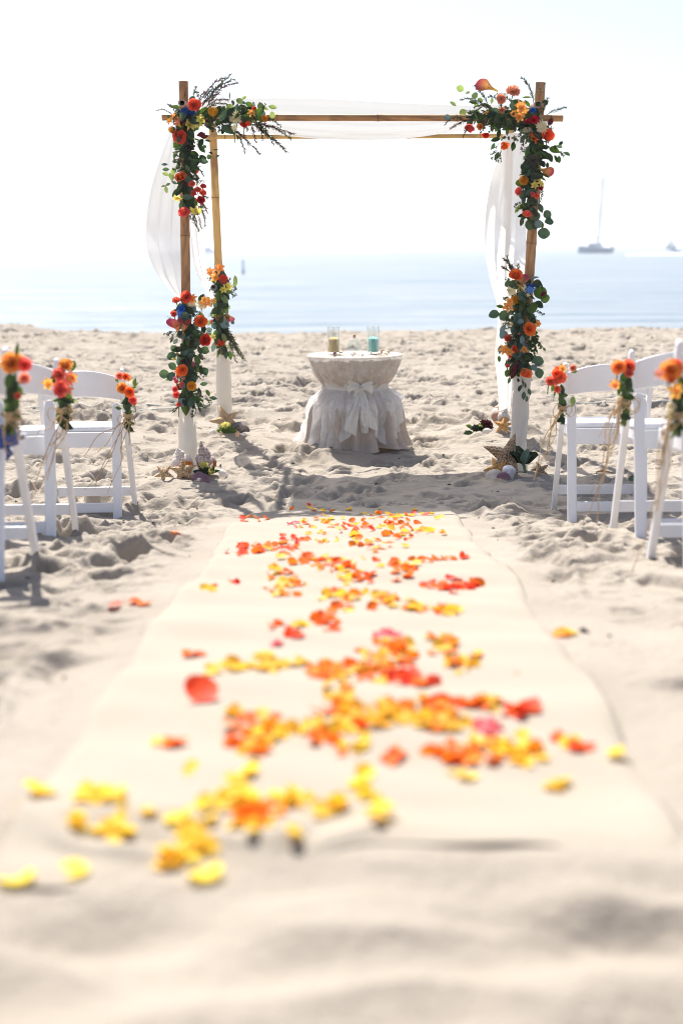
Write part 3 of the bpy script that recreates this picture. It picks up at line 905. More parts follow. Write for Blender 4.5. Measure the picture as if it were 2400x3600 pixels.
def postpts(top, bot, Y):
    a = PY(bot[0], bot[1], Y); b = PY(top[0], top[1], Y)
    a = a + (a - b).normalized() * 0.12
    return a, b
POST = {}
POSTO = {}
for key, top, bot, Y, r, mt, sd_ in (('fl', (645, 286), (661, 1668), YF, .0285, 'bamboo', 3), ('fr', (1899, 290), (1814, 1662), YF, .0300, 'bamboo', 4),
                                     ('bl', (748, 452), (793, 1480), YB, .0275, 'bamboo_gold', 5), ('br', (1792, 452), (1768, 1440), YB, .0275, 'bamboo_gold', 6)):
    a, b = postpts(top, bot, Y)
    POST[key] = (a, b)
    POSTO[key] = bamboo("post", a, b, r * 1.03, r * 0.97, M[mt], 0.44, 0.30, sd_)
def onpost(key, py):
    """point of a post's axis at photo height py"""
    a, b = POST[key]
    Y = a.y
    lo, hi = 0.0, 1.0
    for _ in range(40):
        mid_ = (lo + hi) / 2
        p = a.lerp(b, mid_) - CAMP
        pyv = 1800 - FPX * p.dot(_U) / p.dot(_F)
        if pyv > py: lo = mid_
        else: hi = mid_
    return a.lerp(b, lo)
bamboo("front_beam", PY(570, 412, YF - .052), PY(1977, 416, YF - .052), .0195, .0190, M['bamboo'], 0.52, 0.2, 8)
bamboo("back_beam", PY(716, 481, YB - .045), PY(1830, 477, YB - .045), .0165, .0160, M['bamboo_gold'], 0.45, 0.15, 9)
bamboo("side_beam", PY(640, 362, YF - .16), PY(752, 440, YB + .12), .0225, .0215, M['bamboo'], 0.5, 0.3, 10)
bamboo("side_beam", PY(1890, 366, YF - .10), PY(1800, 440, YB + .12), .0225, .0215, M['bamboo'], 0.5, 0.3, 12)
def lashing(key, py, dz=0.0):
    p = onpost(key, py) - AO
    m = MB()
    rg = random.Random(int(py))
    for k in range(7):
        pts = []
        tilt = rg.uniform(-.5, .5)
        for q in range(15):
            t = 2 * math.pi * q / 14
            pts.append((p.x + .034 * math.cos(t), p.y - .02 + .056 * math.sin(t), p.z + dz + (k - 3) * .005 + tilt * .03 * math.cos(t)))
        m.tube(pts, .0022, 5, False)
    reparent(m.build("cord_lashing", M['raffia'], arch), POSTO[key])
lashing('bl', 480); lashing('fl', 412); lashing('fr', 414); lashing('br', 478)

# ------------------------------------------------------------------ chiffon drapes
def spline(pts, n):
    """catmull-rom through 2-d or 3-d points, n samples evenly in parameter"""
    P = [np.array(p, float) for p in pts]
    P = [2 * P[0] - P[1]] + P + [2 * P[-1] - P[-2]]
    out = []
    m = len(P) - 3
    for k in range(n):
        t = k / (n - 1) * m; i = min(int(t), m - 1); f = t - i
        a, b, c, d = P[i], P[i + 1], P[i + 2], P[i + 3]
        out.append(0.5 * ((2 * b) + (-a + c) * f + (2 * a - 5 * b + 4 * c - d) * f * f + (-a + 3 * b - 3 * c + d) * f ** 3))
    return out

def drape(name, left, right, mat, label, pleats=7, amp=0.022, nu=90, nv=70, seed=1, gather=1.0, parent_only=None):
    """cloth between two edges given as (photo x, photo y, distance); folds run along the cloth"""
    rg = random.Random(seed)
    A = [PY(*p) for p in [tuple(q) for q in spline(left, nv)]]
    B = [PY(*p) for p in [tuple(q) for q in spline(right, nv)]]
    ph = [rg.uniform(0, 6.28) for _ in range(6)]; fq = [pleats * rg.uniform(0.6, 1.5) for _ in range(6)]
    P = []
    for i in range(nv):
        t = i / (nv - 1); row = []
        a, b = A[i], B[i]
        dv = (b - a); w = dv.length
        nrm = Vector((-dv.y, dv.x, 0)); nrm = nrm.normalized() if nrm.length > 1e-5 else Vector((0, 1, 0))
        for j in range(nu):
            s = j / (nu - 1)
            f = 0
            for q in range(6):
                f += math.sin(fq[q] * s * 6.28 + ph[q] + 1.2 * math.sin(2.2 * t + q)) * (1.0, .7, .55, .4, .3, .25)[q]
            am = amp * min(1.0, 0.35 + w * 2.2) * (0.55 + 0.45 * math.sin(math.pi * min(1, t * 1.1)))
            bow = 0.05 * math.sin(math.pi * s) * w
            row.append(a + dv * s + nrm * (f * am * 0.55 + bow))
        P.append(row)
    base = P[-1][0]
    m = MB().grid(P)
    o = m.build(name, mat)
    return o
d1 = drape("drape", [(598, 452, 9.4), (560, 545, 9.5), (524, 660, 9.5), (506, 790, 9.45), (512, 880, 9.3), (548, 965, 9.1), (600, 1025, 8.85), (636, 1052, 8.72)],
           [(650, 440, 9.0), (656, 560, 8.95), (658, 700, 8.9), (660, 800, 8.85), (662, 900, 8.8), (660, 970, 8.77), (652, 1030, 8.74), (648, 1056, 8.73)], M['chiffon_thin'], "", 3.0, 0.018, seed=4)
tag(d1, "sheer ivory drape billowing outward beside the arch post nearest the starfish pair", "drape", "sheer drapes on the arch")
d2 = drape("drape", [(640, 470, 9.9), (648, 600, 9.95), (660, 760, 10.0), (668, 860, 10.0), (680, 930, 10.05), (708, 1000, 10.12), (736, 1050, 10.2)],
           [(700, 462, 10.2), (700, 600, 10.2), (702, 760, 10.2), (716, 860, 10.2), (732, 960, 10.2), (752, 1020, 10.2), (768, 1058, 10.2)], M['chiffon_thin'], "", 3, 0.024, seed=9)
tag(d2, "narrow sheer ivory drape swept from the side beam to the golden bamboo post", "drape", "sheer drapes on the arch")
d3 = drape("drape", [(1768, 470, 10.05), (1752, 545, 10.05), (1722, 650, 10.0), (1706, 760, 10.0), (1704, 880, 10.0), (1720, 980, 10.05), (1744, 1060, 10.1), (1752, 1130, 10.15)],
           [(1862, 462, 9.3), (1850, 560, 9.3), (1848, 700, 9.35), (1846, 820, 9.45), (1842, 920, 9.6), (1826, 985, 9.8), (1802, 1060, 10.1), (1795, 1130, 10.15)], M['chiffon'], "", 3.6, 0.013, seed=21)
tag(d3, "tall gathered ivory drape hanging beside the post with the twisted wrap", "drape", "sheer drapes on the arch")
# canopy cloth between the side beams
def canopy():
    near = [(690, 352, 8.80), (900, 348, 8.82), (1150, 352, 8.85), (1400, 366, 8.85), (1640, 374, 8.82), (1880, 368, 8.80)]
    far = [(752, 430, 10.15), (900, 462, 10.1), (1080, 484, 10.05), (1270, 491, 10.05), (1450, 482, 10.05), (1640, 452, 10.1), (1800, 430, 10.15)]
    A = [PY(*p) for p in [tuple(q) for q in spline(near, 110)]]
    B = [PY(*p) for p in [tuple(q) for q in spline(far, 110)]]
    P = []
    for i in range(110):
        t = i / 109; row = []
        for j in range(70):
            s = j / 69
            p = A[i].lerp(B[i], s)
            p.z += (0.012 * math.sin(s * 31 + 1.5 * math.sin(t * 3)) + 0.007 * math.sin(s * 57 + 2 * t)) * (0.3 + 0.7 * math.sin(math.pi * s)) - 0.05 * math.sin(math.pi * s) * math.sin(math.pi * t)
            row.append(p)
        P.append(row)
    return MB().grid(P).build("canopy_cloth", M['canopy'])
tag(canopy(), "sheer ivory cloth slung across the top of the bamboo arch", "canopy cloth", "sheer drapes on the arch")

# cloth wound round the foot of each post
def wrap(key, py0, py1, r0, r1, twist, flare, label, seed, lean=0.0):
    a = onpost(key, py0)
    b = onpost(key, py1)
    b.z = gz(b.x, b.y) - 0.03
    rg = random.Random(seed)
    ph = [rg.uniform(0, 6.28) for _ in range(5)]
    nv, nu = 80, 72
    rows_ = []
    for i in range(nv):
        t = i / (nv - 1)
        c = a.lerp(b, t)
        r = r0 + (r1 - r0) * t + flare * max(0, t - 0.72) ** 2 / 0.0784
        row = []
        for j in range(nu):
            an = 2 * math.pi * j / nu
            w = an + twist * t
            f = 0.05 * math.sin(2 * w + ph[0]) + 0.030 * math.sin(5 * w + ph[1] + 2 * t) + 0.016 * math.sin(9 * w + ph[2] - 3 * t)
            cr = -abs(math.sin(1.5 * w + ph[3])) ** 10 * 0.07
            rr = r * (1 + f + cr) * (1 + 0.06 * math.sin(7 * t + ph[4]))
            row.append((c.x + rr * math.cos(an) - lean * max(0, t - .6) * max(0, -math.cos(an)), c.y + rr * math.sin(an), c.z))
        rows_.append(row)
    o = MB().grid(rows_, True).build("post_wrap", M['wrap'])
    tag(o, label, "post wrap", "ivory cloth wound round the post feet")
    return o
wrap('fl', 1430, 1670, .051, .060, 1.2, .014, "smooth ivory cloth wound round the post behind two tan starfish", 3, lean=.10)
wrap('bl', 1215, 1482, .050, .058, 1.6, .006, "ivory cloth wound round the post behind the black striped scallop", 5)
wrap('fr', 1290, 1664, .050, .056, 7.0, .010, "tightly twisted ivory cloth wound round the post above the brown starfish", 8, lean=.08)
# lower fall of the rear drape on the right post
d4 = drape("drape", [(1752, 1100, 10.12), (1744, 1180, 10.1), (1740, 1260, 10.08), (1748, 1350, 10.1), (1754, 1446, 10.12)],
           [(1796, 1100, 10.12), (1800, 1180, 10.1), (1806, 1260, 10.1), (1802, 1350, 10.1), (1794, 1446, 10.12)], M['wrap'], "", 2.5, 0.016, seed=31)
tag(d4, "lower fall of gathered ivory cloth behind the pink conch shell", "drape", "sheer drapes on the arch")

# ------------------------------------------------------------------ flower and leaf kit (axis +z faces the viewer's side, size 1 = diameter 1)
def kit_rose(seed, npet=26, openness=1.0):
    rg = random.Random(seed); m = MB()
    for i in range(npet):
        t = i / (npet - 1)
        az = i * 2.39996 + rg.uniform(-.2, .2)
        Rt = (0.07 + 0.43 * t ** 0.9 * openness) * rg.uniform(0.88, 1.12)
        zt = 0.40 - 0.24 * t ** 1.5 + rg.uniform(-.02, .02)
        half = (1.15 - 0.35 * t) * rg.uniform(.9, 1.1)
        curl = 0.0 if t < 0.35 else 0.16 * (t - 0.35) * rg.uniform(.6, 1.5)
        P = []
        nv, nu = 6, 7
        for a in range(nv):
            v = a / (nv - 1); row = []
            for b in range(nu):
                u = -1 + 2 * b / (nu - 1)
                vm = v * (1 - 0.16 * u * u - 0.05 * abs(u) ** 6)
                rho = 0.03 + (Rt - 0.03) * (vm ** 0.75 * 0.8 + 0.2 * vm ** 3)
                z = -0.12 + (zt + 0.12) * (vm ** 1.25) - curl * max(0, vm - 0.72) * 2.2
                rho += curl * max(0, vm - 0.72) * 0.9
                an = az + u * half + 0.1 * v
                sp = 1 - 0.10 * abs(u) * (1 - t)
                row.append((rho * sp * math.cos(an), rho * sp * math.sin(an), z + 0.012 * math.sin(5 * u + i)))
            P.append(row)
        m.grid(P)
    # the closed heart: a tight swirl filling the middle
    for k in range(5):
        az = k * 1.256; P = []
        for a in range(5):
            v = a / 4; row = []
            for b in range(7):
                u = b / 6
                rho = (0.035 + 0.055 * u) * (1 - .25 * v); an = az + u * 2.0
                row.append((rho * math.cos(an), rho * math.sin(an), -0.1 + (0.50 - .05 * u) * v))
            P.append(row)
        m.grid(P)
    m.lathe([(.07, .1), (.06, .30), (.035, .365), (.001, .385)], 10)
    return m

def kit_carnation(seed, npet=34):
    rg = random.Random(seed); m = MB()
    for i in range(npet):
        t = (i + .5) / npet
        az = i * 2.39996; el = math.radians(88 - 80 * t ** 0.8)
        L = 0.5 * rg.uniform(.85, 1.08); w = 0.22
        d = Vector((math.cos(az) * math.cos(el), math.sin(az) * math.cos(el), math.sin(el) * 0.8))
        sd_ = Vector((-math.sin(az), math.cos(az), 0)); up = d.cross(sd_)
        P = []
        for a in range(4):
            v = a / 3; row = []
            for b in range(7):
                u = -1 + 2 * b / 6
                ww = w * (0.15 + 0.85 * v)
                zig = 0.05 * (1 if b % 2 else -1) * (v ** 3) * rg.uniform(.6, 1.4)
                p = d * (L * v * (1 - .10 * u * u) + zig * .7) + sd_ * (ww * u) + up * (0.07 * math.sin(4.5 * u + i) * v * v + zig * .6)
                row.append(p)
            P.append(row)
        m.grid(P)
    return m

def kit_lily(seed, n=6):
    rg = random.Random(seed); m = MB()
    for i in range(n):
        az = i * 2 * math.pi / n + rg.uniform(-.08, .08)
        wid = (0.155 if i % 2 else 0.12) * rg.uniform(.9, 1.1); rec = rg.uniform(.75, 1.2)
        P = []
        for a in range(7):
            v = a / 6; row = []
            rho = 0.03 + 0.47 * v ** 1.15
            z = 0.30 * math.sin(v * 1.9) * 1.05 - 0.18 * rec * v ** 3
            ww = wid * (math.sin(math.pi * min(1, 0.10 + 0.88 * v)) ** 0.75)
            for b in range(5):
                u = -1 + 2 * b / 4
                row.append((rho * math.cos(az) - ww * u * math.sin(az), rho * math.sin(az) + ww * u * math.cos(az), z + 0.05 * u * u * (1 - v) - 0.02 * u * u * v))
            P.append(row)
        m.grid(P)
    for i in range(5):
        az = i * 1.26 + .3
        m.tube([(0, 0, 0), (.05 * math.cos(az), .05 * math.sin(az), .16), (.12 * math.cos(az), .12 * math.sin(az), .27)], [.008, .006, .014], 4)
    return m

def kit_mum(seed, rings=3, n=15, wid=0.055, flat=0.3):
    rg = random.Random(seed); m = MB()
    for k in range(rings):
        for i in range(n - 2 * k):
            az = (i + .5 * k) * 2 * math.pi / (n - 2 * k) + rg.uniform(-.1, .1)
            L = 0.5 * (1 - .2 * k) * rg.uniform(.88, 1.08); el = 0.15 + flat * k + rg.uniform(-.08, .12)
            P = []
            for a in range(4):
                v = a / 3
                rho = .04 + L * v * math.cos(el); z = L * v * math.sin(el) + .04 * math.sin(v * 3) - .06 * v * v
                ww = wid * (0.5 + 0.6 * math.sin(math.pi * min(1, .1 + .75 * v))) * (0.45 if a == 3 else 1)
                P.append([(rho * math.cos(az) - ww * u * math.sin(az), rho * math.sin(az) + ww * u * math.cos(az), z + .02 * u * u) for u in (-1, 0, 1)])
            m.grid(P)
    m.lathe([(.12, .04), (.10, .10), (.05, .135), (.001, .14)], 10)
    return m

def kit_pin(seed, n=190):
    rg = random.Random(seed); m = MB()
    m.lathe([(.02, -.30), (.18, -.26), (.27, -.12), (.29, .03), (.24, .18), (.13, .27), (.001, .30)], 14, 1)
    for i in range(n):
        t = (i + .5) / n
        z = 1 - 1.55 * t; r = math.sqrt(max(0, 1 - z * z)); az = i * 2.39996
        d = Vector((r * math.cos(az), r * math.sin(az), z))
        sd_ = Vector((-math.sin(az), math.cos(az), 0)); up = Vector((0, 0, 1))
        a0 = d * .26; a1 = d * .40 + up * .05; a2 = d * .44 + up * .13 - Vector((d.x, d.y, 0)) * .07
        w = .013
        m.grid([[p - sd_ * w, p + sd_ * w] for p in (a0, a1, a2)])
        tip = a2
        q = .017
        m.add([tip + Vector(c) * q for c in ((1, 0, 0), (-.5, .87, 0), (-.5, -.87, 0), (0, 0, 1.2))], [(0, 1, 3), (1, 2, 3), (2, 0, 3)])
    return m

def kit_calla(seed):
    m = MB(); P = []
    for a in range(12):
        v = a / 11; row = []
        for b in range(21):
            an = -math.pi + 2 * math.pi * b / 20 * 0.97
            tip = (0.5 + 0.5 * math.cos(an)) ** 2.5
            rho = 0.05 + 0.06 * v + 0.26 * v ** 3
            z = -0.5 + v * 0.85 + tip * 0.30 * v ** 3
            out_ = 1 + tip * 0.55 * v ** 4
            rho2 = rho * out_ - 0.03 * max(0, v - .9) * 10 * (1 - tip)
            row.append((rho2 * math.cos(an), rho2 * math.sin(an) * 0.9, z))
        P.append(row)
    m.grid(P)
    m.tube([(0, 0, -.2), (.01, 0, .1), (.02, 0, .25)], [.035, .035, .02], 6)
    return m

def kit_succ(seed, rings=4, thick=0.05, pointed=1.0):
    rg = random.Random(seed); m = MB()
    for k in range(rings):
        n = (8, 7, 5, 4)[k] if k < 4 else 3
        for i in range(n):
            az = (i + .5 * (k % 2)) * 2 * math.pi / n + rg.uniform(-.1, .1) + k * .3
            L = 0.5 * (1 - .2 * k); el = 0.25 + .33 * k
            top, bot = [], []
            for a in range(6):
                v = a / 5
                rho = .03 + L * v * math.cos(el); z = L * v * math.sin(el)
                ww = .17 * (1 - .12 * k) * (math.sin(math.pi * (0.16 + .80 * v)) if pointed else math.sin(math.pi * min(1, .1 + .72 * v)))
                if a == 5: ww *= .25 if pointed else .6
                top.append([(rho * math.cos(az) - ww * u * math.sin(az), rho * math.sin(az) + ww * u * math.cos(az), z + .05 * u * u) for u in (-1, -.4, .4, 1)])
                bot.append([(rho * math.cos(az) - ww * u * math.sin(az), rho * math.sin(az) + ww * u * math.cos(az), z + .05 * u * u - thick * (1 - abs(u)) * math.sin(math.pi * min(1, v + .1)) - .004) for u in (1, .4, -.4, -1)])
            m.grid(top); m.grid(bot)
    return m

def kit_bud(seed):
    """leucadendron-like bud: overlapping pointed bracts"""
    rg = random.Random(seed); m = MB()
    for i in range(16):
        t = i / 15; az = i * 2.39996
        spread = 0.04 + 0.22 * t
        P = []
        for a in range(5):
            v = a / 4
            rho = .02 + spread * math.sin(v * 2.0); z = -.4 + (.9 - .25 * t) * v
            ww = .10 * math.sin(math.pi * min(1, .12 + .85 * v))
            P.append([(rho * math.cos(az) - ww * u * math.sin(az), rho * math.sin(az) + ww * u * math.cos(az), z + 0 * u) for u in (-1, 0, 1)])
        m.grid(P)
    return m

def kit_leaf(kind):
    """leaf in the xy plane, base at the origin, tip along +y, length 1"""
    m = MB(); P = []
    n = 8
    for a in range(n):
        v = a / (n - 1); row = []
        if kind == 'round': w = 0.46 * math.sin(math.pi * (0.03 + 0.94 * v)) ** 0.62
        elif kind == 'oval': w = 0.27 * math.sin(math.pi * (0.03 + 0.95 * v)) ** 0.85
        elif kind == 'long': w = 0.125 * math.sin(math.pi * (0.03 + 0.96 * v ** .9)) ** 0.9
        else: w = 0.30 * math.sin(math.pi * (0.02 + 0.96 * v ** .8)) ** 0.9
        for b in range(5):
            u = -1 + 2 * b / 4
            row.append((w * u, v, 0.06 * abs(u) * w * 4 - 0.16 * (v - .3) ** 2 + .012 * math.sin(6 * v + 2 * u)))
        P.append(row)
    m.grid(P)
    m.tube([(0, -.12, 0), (0, 0, 0)], [.012, .014], 4)
    return m

KIT = {}
def kit(kind, matname, seed=0):
    key = (kind, matname, seed)
    if key not in KIT:
        f = {'rose': lambda: kit_rose(seed + 1), 'bloom': lambda: kit_rose(seed + 31, 18, 0.82), 'carnation': lambda: kit_carnation(seed), 'lily': lambda: kit_lily(seed),
             'mum': lambda: kit_mum(seed), 'daisy': lambda: kit_mum(seed, 2, 17, .042, .25), 'pincushion': lambda: kit_pin(seed), 'calla': lambda: kit_calla(seed),
             'succulent': lambda: kit_succ(seed), 'bud': lambda: kit_bud(seed), 'bluemum': lambda: kit_mum(seed, 5, 20, .04, .28),
             'round': lambda: kit_leaf('round'), 'oval': lambda: kit_leaf('oval'), 'long': lambda: kit_leaf('long'), 'broad': lambda: kit_leaf('broad')}[kind]()
        KIT[key] = f.mesh(kind, [M[matname], M['pin_core']] if kind == 'pincushion' else M[matname])
    return KIT[key]

CAMDIR = Vector((0, -1, 0.10)).normalized()
def face(dirv, roll=0.0):
    q = Vector(dirv).normalized().to_track_quat('Z', 'Y')
    return (q.to_matrix() @ Matrix.Rotation(roll, 3, 'Z'))

def leaf_rot(tip, normal):
    """rotation with +y along tip and +z near normal"""
    y = Vector(tip).normalized(); z = Vector(normal); z = z - y * z.dot(y)
    z = z.normalized() if z.length > 1e-4 else y.orthogonal().normalized()
    x = y.cross(z)
    return Matrix((x, y, z)).transposed()

def sprig_needles(p0, p1, rg, needle=0.018, dens=260, droop=0.02, thick=0.0024, flat=False):
    p0 = Vector(p0); p1 = Vector(p1); L = (p1 - p0).length
    n = 9; path = []
    side = (p1 - p0).cross(Vector((0, 1, 0))).normalized() * rg.uniform(-.10, .10) * L
    droop = min(droop, .12 * L)
    for i in range(n):
        t = i / (n - 1)
        path.append(p0.lerp(p1, t) + Vector((0, 0, 1)) * droop * math.sin(math.pi * t) + side * math.sin(math.pi * t))
    m = MB().tube(path, [thick * (1 - .6 * i / (n - 1)) for i in range(n)], 4, False)
    k = int(dens * 1.35 * L)
    for i in range(k):
        t = (i + rg.random()) / k
        if t < .06: continue
        f = t * (n - 1); a = min(int(f), n - 2)
        p = path[a].lerp(path[a + 1], f - a); d = (path[a + 1] - path[a]).normalized()
        o = d.orthogonal().normalized(); o = Matrix.Rotation(rg.uniform(0, 6.28), 3, d) @ o
        nd = (d * .75 + o * .8).normalized()
        ln = needle * 1.45 * rg.uniform(.6, 1.15) * (1 - .45 * t)
        s = nd.cross(Vector((rg.random() - .5, -1, rg.random() - .5))).normalized() * .0021
        m.add([p - s, p + s, p + nd * ln + s * .5, p + nd * ln - s * .5], [(0, 1, 2, 3)])
    return m

def sprig_branch(p0, p1, rg, twigs=5, seedr=0.0038, seeds=26):
    """seeded eucalyptus: forked thin twigs carrying tiny round seeds"""
    p0 = Vector(p0); p1 = Vector(p1); L = (p1 - p0).length
    m = MB().tube([p0, p0.lerp(p1, .5) + Vector((0, 0, .01)), p1], [.0016, .0013, .0008], 4, False)
    ends = []
    for i in range(twigs):
        t = .25 + .75 * i / max(1, twigs - 1)
        b = p0.lerp(p1, t); d = ((p1 - p0).normalized() + Vector((rg.uniform(-1, 1), rg.uniform(-.6, .6), rg.uniform(-1, 1))) * .9).normalized()
        e = b + d * L * rg.uniform(.18, .4)
        m.tube([b, e], [.0011, .0007], 3, False)
        ends.append((b, e))
    for i in range(seeds):
        b, e = rg.choice(ends)
        p = b.lerp(e, rg.uniform(.3, 1.05)) + Vector((rg.uniform(-1, 1), rg.uniform(-1, 1), rg.uniform(-1, 1))) * .007
        r = seedr * rg.uniform(.7, 1.2)
        m.add([p + Vector(c) * r for c in ((1, 0, 0), (-1, 0, 0), (0, 1, 0), (0, -1, 0), (0, 0, 1), (0, 0, -1))],
              [(0, 2, 4), (2, 1, 4), (1, 3, 4), (3, 0, 4), (2, 0, 5), (1, 2, 5), (3, 1, 5), (0, 3, 5)])
    return m

NAMES = {'rose': 'rose', 'bloom': 'rose', 'carnation': 'carnation', 'lily': 'lily', 'mum': 'chrysanthemum', 'daisy': 'daisy', 'pincushion': 'pincushion_flower', 'calla': 'calla_lily',
         'succulent': 'succulent_rosette', 'bud': 'protea_bud', 'bluemum': 'chrysanthemum'}

class Arrangement:
    """flowers measured in a zoomed view of the photograph: origin, scale, and the distance of the arrangement"""
    def __init__(s, name, label, cat, group, org, sc, Y, base, seed):
        s.org, s.sc, s.Y = org, sc, Y
        s.rg = random.Random(seed)
        s.o = thing(name, label, cat, base, 0, group)
        s.base = Vector(base)
    def P(s, zx, zy, dY=0.0):
        return PY(s.org[0] + zx / s.sc, s.org[1] + zy / s.sc, s.Y + dY)
    def size(s, zd):
        return zd / s.sc / ppm(s.Y)
    def flower(s, kind, mat, zx, zy, zd, d=None, dY=None, seed=None):
        rg = s.rg
        if dY is None: dY = -rg.uniform(.060, .105)
        if d is None:
            d = CAMDIR + Vector((rg.uniform(-.45, .45), 0, rg.uniform(-.15, .55)))
        else:
            d = Vector(d) + Vector((rg.uniform(-.1, .1), rg.uniform(-.1, .1), rg.uniform(-.1, .1)))
        p = s.P(zx, zy, dY)
        sz = s.size(zd) * 1.04
        me = kit(kind, mat, seed if seed is not None else rg.randrange(2))
        o = mk(NAMES[kind], me, s.o, p - s.base, face(d, rg.uniform(0, 6.28)), sz)
        # a short stem back into the arrangement
        if kind in ('rose', 'carnation', 'mum', 'daisy', 'pincushion') and rg.random() < .8:
            a = p - Vector(d).normalized() * sz * .1
            b = p + Vector((rg.uniform(-.01, .01), .06, -.07 * rg.uniform(.6, 1.3)))
            st = MB().tube([a - s.base, a.lerp(b, .5) + Vector((0, .012, 0)) - s.base, b - s.base], [.0035, .003, .0025], 5, False).build("stem", M['stem'], s.o)
        return o
    def leaf(s, kind, mat, zx, zy, zd, tip=None, dY=None, nrm=None):
        """centre of the leaf in the view, length zd, tip direction in the view (dx, dy down)"""
        rg = s.rg
        if dY is None: dY = -rg.uniform(.02, .09)
        if tip is None:
            an = rg.uniform(0, 6.28); tip = (math.cos(an), math.sin(an))
        t = (_R * tip[0] - _U * tip[1]).normalized() + Vector((0, rg.uniform(-.35, .35), 0))
        t.normalize()
        L = s.size(zd)
        n_ = Vector(nrm) if nrm else CAMDIR + Vector((rg.uniform(-.7, .7), 0, rg.uniform(-.3, .7)))
        c = s.P(zx, zy, dY)
        return mk("leaf", kit(kind, mat), s.o, c - t * L * .5 - s.base, leaf_rot(t, n_), L)
    def needles(s, z0, z1, mat='needle', needle=.018, dens=260, droop=.015, dY=(-.05, -.08)):
        a = s.P(z0[0], z0[1], dY[0]) - s.base; b = s.P(z1[0], z1[1], dY[1] + s.rg.uniform(-.05, .05)) - s.base
        return sprig_needles(a, b, s.rg, needle, dens, droop).build("sprig", M[mat], s.o)
    def seeded(s, z0, z1, twigs=5, seeds=30, mat='seeded', dY=(-.05, -.08)):
        a = s.P(z0[0], z0[1], dY[0]) - s.base; b = s.P(z1[0], z1[1], dY[1]) - s.base
        return sprig_branch(a, b, s.rg, twigs, .0036, seeds).build("sprig", M[mat], s.o)
    def fill(s, path, width, n, kinds, length, dY=(-.105, .02)):
        """extra foliage packed along a line through the view"""
        rg = s.rg
        for i in range(n):
            t = rg.random() * (len(path) - 1); k = min(int(t), len(path) - 2); f = t - k
            w = width[k] * (1 - f) + width[k + 1] * f
            x = path[k][0] * (1 - f) + path[k + 1][0] * f; y = path[k][1] * (1 - f) + path[k + 1][1] * f
            dx, dy = path[k + 1][0] - path[k][0], path[k + 1][1] - path[k][1]; q = math.hypot(dx, dy)
            off = rg.gauss(0, .5) * w
            kd, mt = rg.choice(kinds)
            tip = (dx / q + rg.uniform(-1, 1) - dy / q * off / w * 1.3, dy / q + rg.uniform(-1, 1) + dx / q * off / w * 1.3)
            s.leaf(kd, mt, x - dy / q * off, y + dx / q * off, length * rg.uniform(.75, 1.4), tip, rg.uniform(*dY))
    def tangle(s, path, width, n, reach):
        """fine wiry sprigs leaving the bundle in all directions"""
        rg = s.rg
        for i in range(n):
            t = rg.random() * (len(path) - 1); k = min(int(t), len(path) - 2); f = t - k
            x = path[k][0] * (1 - f) + path[k + 1][0] * f; y = path[k][1] * (1 - f) + path[k + 1][1] * f
            w = width[k] * (1 - f) + width[k + 1] * f
            a = rg.uniform(0, 6.28); q = w * rg.uniform(.1, .6); r_ = w * .5 + reach * rg.uniform(.5, 1.2)
            z0 = (x + q * math.cos(a), y + q * math.sin(a)); z1 = (x + r_ * math.cos(a), y + r_ * math.sin(a) + .15 * reach)
            if i % 5 < 2: s.needles(z0, z1, rg.choice(['needle', 'needle', 'needle_red']), .012, 300, .01)
            else: s.seeded(z0, z1, 6, 40)
    def core(s, path, r):
        """the dark bundle of stems tied to the post"""
        rg = s.rg
        for q in range(9):
            pts = []
            ox, oy = rg.uniform(-1, 1) * r, rg.uniform(-.012, .006)
            for (x, y) in path:
                pts.append(s.P(x + ox * s.sc * ppm(s.Y) + rg.uniform(-6, 6), y, oy - .032) - s.base)
            MB().tube([tuple(p) for p in spline(pts, 10)], [rg.uniform(.0025, .004)] * 10, 5, False).build("stem", M['stem'] if q % 2 else M['twig'], s.o)

DK = [('broad', 'dark_leaf'), ('oval', 'dark_leaf'), ('long', 'dark_leaf'), ('long', 'green_leaf'), ('oval', 'dark_leaf'), ('oval', 'green_leaf'), ('oval', 'euc')]
EU = [('round', 'euc'), ('oval', 'euc'), ('round', 'euc_blue'), ('oval', 'dark_leaf'), ('broad', 'dark_leaf')]
UP, DOWN = (0, -.35, 1), (0, -.55, -.8)

